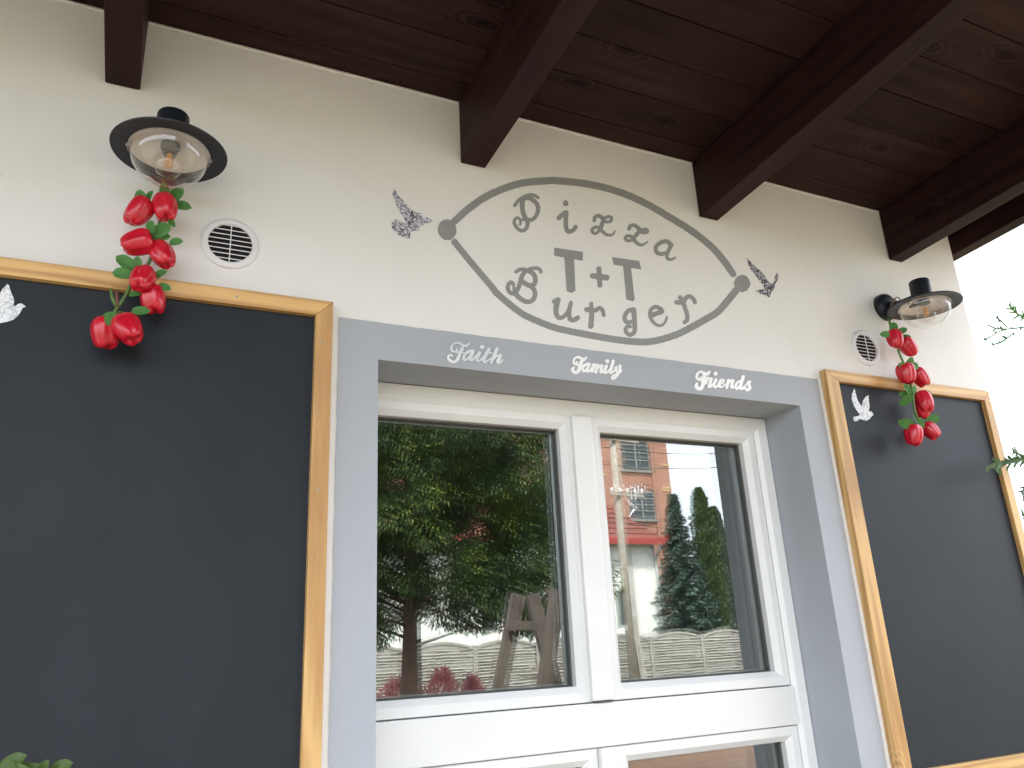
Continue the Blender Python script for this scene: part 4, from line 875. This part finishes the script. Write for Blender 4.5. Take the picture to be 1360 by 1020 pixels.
# brick tower house
def brickmat():
    t = NT('red_brick', 0.85, 0.3); v = t.coord((1, 1, 1), rot=(rad(90), 0, 0))
    b = t.n('ShaderNodeTexBrick', Scale=1.0); b.inputs['Brick Width'].default_value = .26; b.inputs['Row Height'].default_value = .08; b.inputs['Mortar Size'].default_value = .012
    b.inputs['Color1'].default_value = (.34, .15, .10, 1); b.inputs['Color2'].default_value = (.42, .20, .135, 1); b.inputs['Mortar'].default_value = (.40, .33, .27, 1); t.l(v, b.inputs['Vector'])
    t.color(t.mix(.5, b.outputs[0], t.ramp(t.noise(t.coord(), 1.2, 6, .65), [(.3, (.30, .125, .085)), (.7, (.44, .215, .145))]))); t.bump(b.outputs['Fac'], -.4, .01); return t.m
BR = brickmat(); BL = 30.0; BY = 2 * GLASS_Y + 2 - BL
def bx(px, py=640): return RP(px, py, BL).x
def bz(py, px=840): return RP(px, py, BL).z
bh = empty('brick_house', (16, BY, 0)); tag(bh, 'tall red brick house mirrored behind the white house', 'building')
bxr = bx(890, 640); bxl = 8.0
MB().box(bxl, bxr, BY - 9, BY, 0, 14.5).build('wall', BR, bh)
MB().box(bxl - .3, bxr + .3, BY - 9.3, BY + .35, 14.5, 14.8).build('roof', plain('dark_roof', (.06, .05, .05), .8), bh)
YB = plain('yellow_brick', (.56, .40, .21), .85, .2)
fgl = plain('dark_window_glass', (.05, .06, .06), .12); ffr = plain('grey_window_frame', (.26, .28, .26), .6)
def bwin(x0, x1, z0, z1):
    w_ = MB().box(x0 - .06, x1 + .06, BY, BY + .03, z0 - .06, z1 + .06).build('window', ffr, bh)
    MB().box(x0, x1, BY + .031, BY + .045, z0, z1).build('pane', fgl, w_)
    fr = MB(); xm = (x0 + x1) / 2; fr.box(xm - .04, xm + .04, BY + .046, BY + .09, z0, z1)
    for q in (.28, .52, .76): fr.box(x0, x1, BY + .046, BY + .08, z0 + (z1 - z0) * q - .025, z0 + (z1 - z0) * q + .025)
    fr.build('glazing_bar', ffr, w_)
    ln_ = MB(); k2 = 11
    for i in range(k2):
        u = (i + .5) / k2; xx = x0 - .12 + (x1 - x0 + .24) * u; zz = z1 + .10 + .16 * (1 - (2 * u - 1) ** 2)
        ln_.box(xx - .055, xx + .055, BY, BY + .05, zz, zz + .26)
    ln_.build('arched_lintel', BR, w_)
    MB().box(x0 - .15, x1 + .15, BY, BY + .12, z0 - .16, z0 - .065).build('sill', ffr, w_)
for (a, b_, c_, d_) in ((825, 859, 623, 582), (829, 860, 688, 654)):
    bwin(bx(a, 600), bx(b_, 600), bz(c_), bz(d_))
for zz in (4.0, 7.3, 11.6):
    for xx in (10.2, 13.4, 16.6): bwin(xx, xx + 1.3, zz, zz + 1.7)
for py in (618, 648, 651.5): MB().box(bx(879, py), bxr + .02, BY, BY + .03, bz(py, 885) - .05, bz(py, 885) + .05).build('yellow_course', YB, bh)
for (a, py) in ((797, 630), (829, 656)): MB().box(bx(a, py) - .1, bx(a, py) + .35, BY, BY + .03, bz(py, a) - .05, bz(py, a) + .05).build('yellow_course', YB, bh)
MB().box(bxr - 1.05, bxr - .9, BY, BY + .10, 0, 14.4).build('brick_pilaster', BR, bh)

# white house with red lean-to roof in front of it
WL = 26.2; WY = 2 * GLASS_Y + 2 - WL
wh = empty('white_house', (14, WY, 0)); tag(wh, 'low white rendered house with a red roof mirrored in the right pane', 'building')
wxr = RP(872, 760, WL).x; wz = RP(845, 722, WL).z; WW = plain('white_house_render', (.82, .81, .76), .9, .06)
MB().box(7.5, wxr, WY - 3.6, WY, 0, wz).build('wall', WW, wh)
ga_, gb_ = RP(688, 700, WL - .8), RP(759, 660, WL - .8)
MB().box(ga_.x, gb_.x, WY + .001, WY + .8, 0, gb_.z).build('projecting_bay', WW, wh)
MB().box(ga_.x - .15, gb_.x + .15, WY - .2, WY + .95, gb_.z + .001, gb_.z + .16).build('bay_roof_edge', plain('red_bay_fascia', (.36, .07, .055), .5), wh)
rt = plain('red_roof_tile', (.22, .075, .055), .7, .3, 5); rd = plain('red_fascia_paint', (.36, .05, .045), .5)
zr_ = RP(845, 655, BL).z; e_ = .5
rf = MB().hexa([(7.2, WY + e_, wz - .02), (wxr + .28, WY + e_, wz - .02), (wxr - .9, BY, zr_ - .1), (7.2, BY, zr_ - .1)], [(7.2, WY + e_, wz + .10), (wxr + .28, WY + e_, wz + .10), (wxr - .9, BY, zr_), (7.2, BY, zr_)]).build('roof', rt, wh)
for k in range(10):
    u = k / 10; yy = WY + e_ + (BY - WY - e_) * u; z0 = wz + .10 + (zr_ - wz - .10) * u
    MB().box(7.2, wxr + .25 - 1.15 * u, yy - .05, yy + .05, z0, z0 + .045).build('tile_course', rt, rf)
MB().box(7.2, wxr + .30, WY + e_ + .002, WY + e_ + .10, wz - .10, wz + .13).build('gutter', rd, wh)
MB().tube([(wxr - .06, WY + e_ + .05, wz - .08), (wxr - .06, WY + .1, wz - .6), (wxr - .06, WY + .1, 0)], .06, 8).build('downpipe', plain('grey_downpipe', (.45, .46, .47), .5), wh)
for xa, xb in ((RP(803, 780, WL).x, RP(812, 780, WL).x), (RP(833, 780, WL).x, RP(842, 780, WL).x)):
    MB().box(xa, xb, WY, WY + .06, 0, wz - .12).build('wall_strip', plain('grey_render_strip', (.52, .51, .47), .9), wh)
for px0 in (818, 690, 640):
    xa = RP(px0, 800, WL).x; za = RP(825, 832, WL).z; zb = RP(825, 783, WL).z
    w_ = MB().box(xa, xa + .62, WY, WY + .04, za, zb).build('window', ffr, wh); MB().box(xa + .06, xa + .56, WY + .041, WY + .055, za + .06, zb - .06).build('pane', fgl, w_)
    MB().box(xa + .29, xa + .33, WY + .056, WY + .08, za + .06, zb - .06).build('glazing_bar', ffr, w_)

# utility pole with insulators and wires
UL = 20.0; up = RP(818, 640, UL)
po = empty('utility_pole', (up.x, up.y, 0)); tag(po, 'weathered utility pole with white insulators mirrored before the brick house', 'pole')
pw = plain('weathered_pole_wood', (.40, .36, .30), .85, .2, 5)
MB().tube([(up.x, up.y, 0), (up.x, up.y, 9.2)], [.135, .095], 14).build('post', pw, po, smooth=True)
a_ = RP(835, 835, UL); b_ = RP(851, 908, UL)
MB().beam((up.x + .12, up.y + .02, RP(832, 820, UL).z), (b_.x + .1, up.y + .05, 0.0), .17, .17).build('concrete_stub', cm.m, po)
arm_z = [RP(830, 588, UL).z, RP(836, 660, UL).z]; por = plain('white_porcelain', (.82, .82, .80), .2)
for k, az in enumerate(arm_z):
    cr_ = MB().beam((up.x - .35, up.y + .16, az + .05), (up.x + .85, up.y + .16, az), .07, .08).build('crossarm', pw, po)
    for xx in (-.28, 0.02, .28, .55, .8):
        MB().lathe([(0, 0), (.028, 0), (.028, .03), (.055, .05), (.035, .085), (.05, .11), (.03, .15), (0, .16)], (up.x + xx, up.y + .16, az + .07), 12).build('insulator', por, cr_, smooth=True)
br_ = MB()
for (p1, p2) in (((823, 652), (848, 646)), ((848, 646), (847, 655)), ((835, 663), (842, 676)), ((842, 676), (836, 686)), ((830, 660), (838, 672)), ((838, 652), (839, 664)), ((845, 655), (844, 664)), ((838, 668), (848, 676))):
    q1 = RP(*p1, UL - .4); q2 = RP(*p2, UL - .4); br_.tube([tuple(q1), tuple(q2)], .011, 6)
br_.build('ghost_mark_tubes', por, po)  # white tubes added to stand in for faint ghost marks in the pane
wm = plain('black_cable', (.03, .03, .03), .6)
for k, (pa_, pb_) in enumerate((((700, 600), (1000, 615)), ((700, 575), (1000, 598)), ((700, 668), (1000, 700)))):
    a_ = RP(*pa_, UL - .3); b_ = RP(*pb_, UL + 3); pts = []
    for i in range(21):
        u = i / 20; p_ = a_.lerp(b_, u); p_.z -= .35 * (1 - (2 * u - 1) ** 2); pts.append(tuple(p_))
    tag(MB().tube(pts, .014, 6).build('overhead_cable', wm), ['sagging overhead cable, upper one crossing the mirrored sky', 'overhead cable along the top edge of the mirrored sky', 'low overhead cable behind the mirrored trees'][k], 'cable', 'overhead cables from the pole')

# wooden swing frame
sw = empty('swing_frame', tuple(RP(700, 915, 7.2))); sw.location.z = 0
tag(sw, 'grey brown timber swing frame of A shaped legs mirrored in the left pane', 'swing frame')
swm = wood('weathered_swing_timber', (.055, .043, .036), (.13, .105, .085), 'z', 1.0, .8, .4, rnd=.15)
def leg(top, bot, L):
    a = RP(*top, L); b = RP(*bot, L); d = (b - a); b2 = a + d * (a.z / (a.z - b.z)); MB().beam(tuple(a), tuple(b2), .135, .07, (0, 1, 0)).build('leg', swm, sw, bevel=.004)
leg((688.5, 790), (663, 920), 7.2); leg((706.5, 790), (738, 913), 7.35)
leg((740.5, 784), (723, 915), 6.7); leg((757, 784), (786, 915), 6.8)
a_ = RP(676, 832, 7.1); b_ = RP(717, 831, 7.1); MB().beam(tuple(a_), tuple(b_), .05, .085).build('crossbar', swm, sw, bevel=.004)
a_ = RP(717, 831, 7.0); b_ = RP(775, 829, 6.75); MB().beam(tuple(a_), tuple(b_), .05, .085).build('crossbar', swm, sw, bevel=.004)

# pink shrubs by the tree
L_pink = leaf_mat('pink_new_leaves', [(0.2, (.74, .30, .34)), (0.6, (.80, .42, .44)), (0.9, (.80, .60, .56))], .5, .3)
for k, (px, py, h, w_, lab) in enumerate(((588, 892, 1.15, .42, 'larger pink leaved shrub mirrored right of the conifer trunk'), (527, 905, 1.0, .35, 'low pink leaved shrub mirrored left of the conifer trunk'), (628, 900, 1.08, .24, 'small pink shrub mirrored before the fence post'))):
    c = RP(px, py + 14, 12.9); r = empty('pink_shrub', (c.x, c.y, 0)); tag(r, lab, 'shrub', 'pink leaved shrubs'); rl = np.random.default_rng(20 + k); n_ = 1500
    t_ = rl.uniform(0, 1, n_); an = rl.uniform(0, 6.283, n_); rr = w_ * np.sqrt(rl.uniform(.1, 1, n_)) * np.sin(np.pi * (.15 + .8 * t_)) * (1 + .3 * np.sin(an * 4 + k))
    P = np.array([c.x, c.y, .05]) + np.stack([rr * np.cos(an), rr * np.sin(an), t_ * (RP(px, py, 12.9).z) * (1 - .12 * np.abs(np.sin(an * 3)))], 1)
    D = np.stack([np.cos(an) * .7, np.sin(an) * .7, np.full(n_, .8)], 1) + rl.normal(size=(n_, 3)) * .3
    low = t_ < .62
    for nm, sel, mt in (('foliage', low, L_thu), ('pink_tip', ~low, L_pink)):
        link(nm, quad_mesh(nm, P[sel], D[sel], rl.normal(size=(sel.sum(), 3)), rl.uniform(.07, .12, sel.sum()), rl.uniform(.03, .05, sel.sum())), mt, r)
    ms = MB()
    for j in range(6): ms.tube([(c.x, c.y, 0), (c.x + w_ * .5 * math.cos(j), c.y + w_ * .5 * math.sin(j), .8)], [.014, .005], 5)
    ms.build('stem', BARK, r)

# wooden table on the patio edge, added to mirror brown into the lower pane
pt = empty('added_table', (3.6, -1.95, 0)); tag(pt, 'orange brown wooden table added to mirror brown into the lower right pane', 'table')
ptm = wood('oiled_table_wood', (.30, .14, .065), (.48, .25, .12), 'x', 1.2, .5, .4, rnd=.12)
for k in range(7): MB().box(2.75, 4.75, -2.60 + k * .152, -2.60 + k * .152 + .146, .71, .75).build('table_board', ptm, pt, bevel=.004)
for xx in (2.85, 4.58):
    for yy in (-2.5, -1.72): MB().box(xx, xx + .07, yy, yy + .07, .05, .709).build('leg', ptm, pt, bevel=.004)
    MB().box(xx + .015, xx + .055, -2.43, -1.72, .62, .70).build('bearer', ptm, pt)
for yy in (-2.49, -1.70): MB().box(2.92, 4.58, yy, yy + .04, .61, .70).build('apron', ptm, pt)
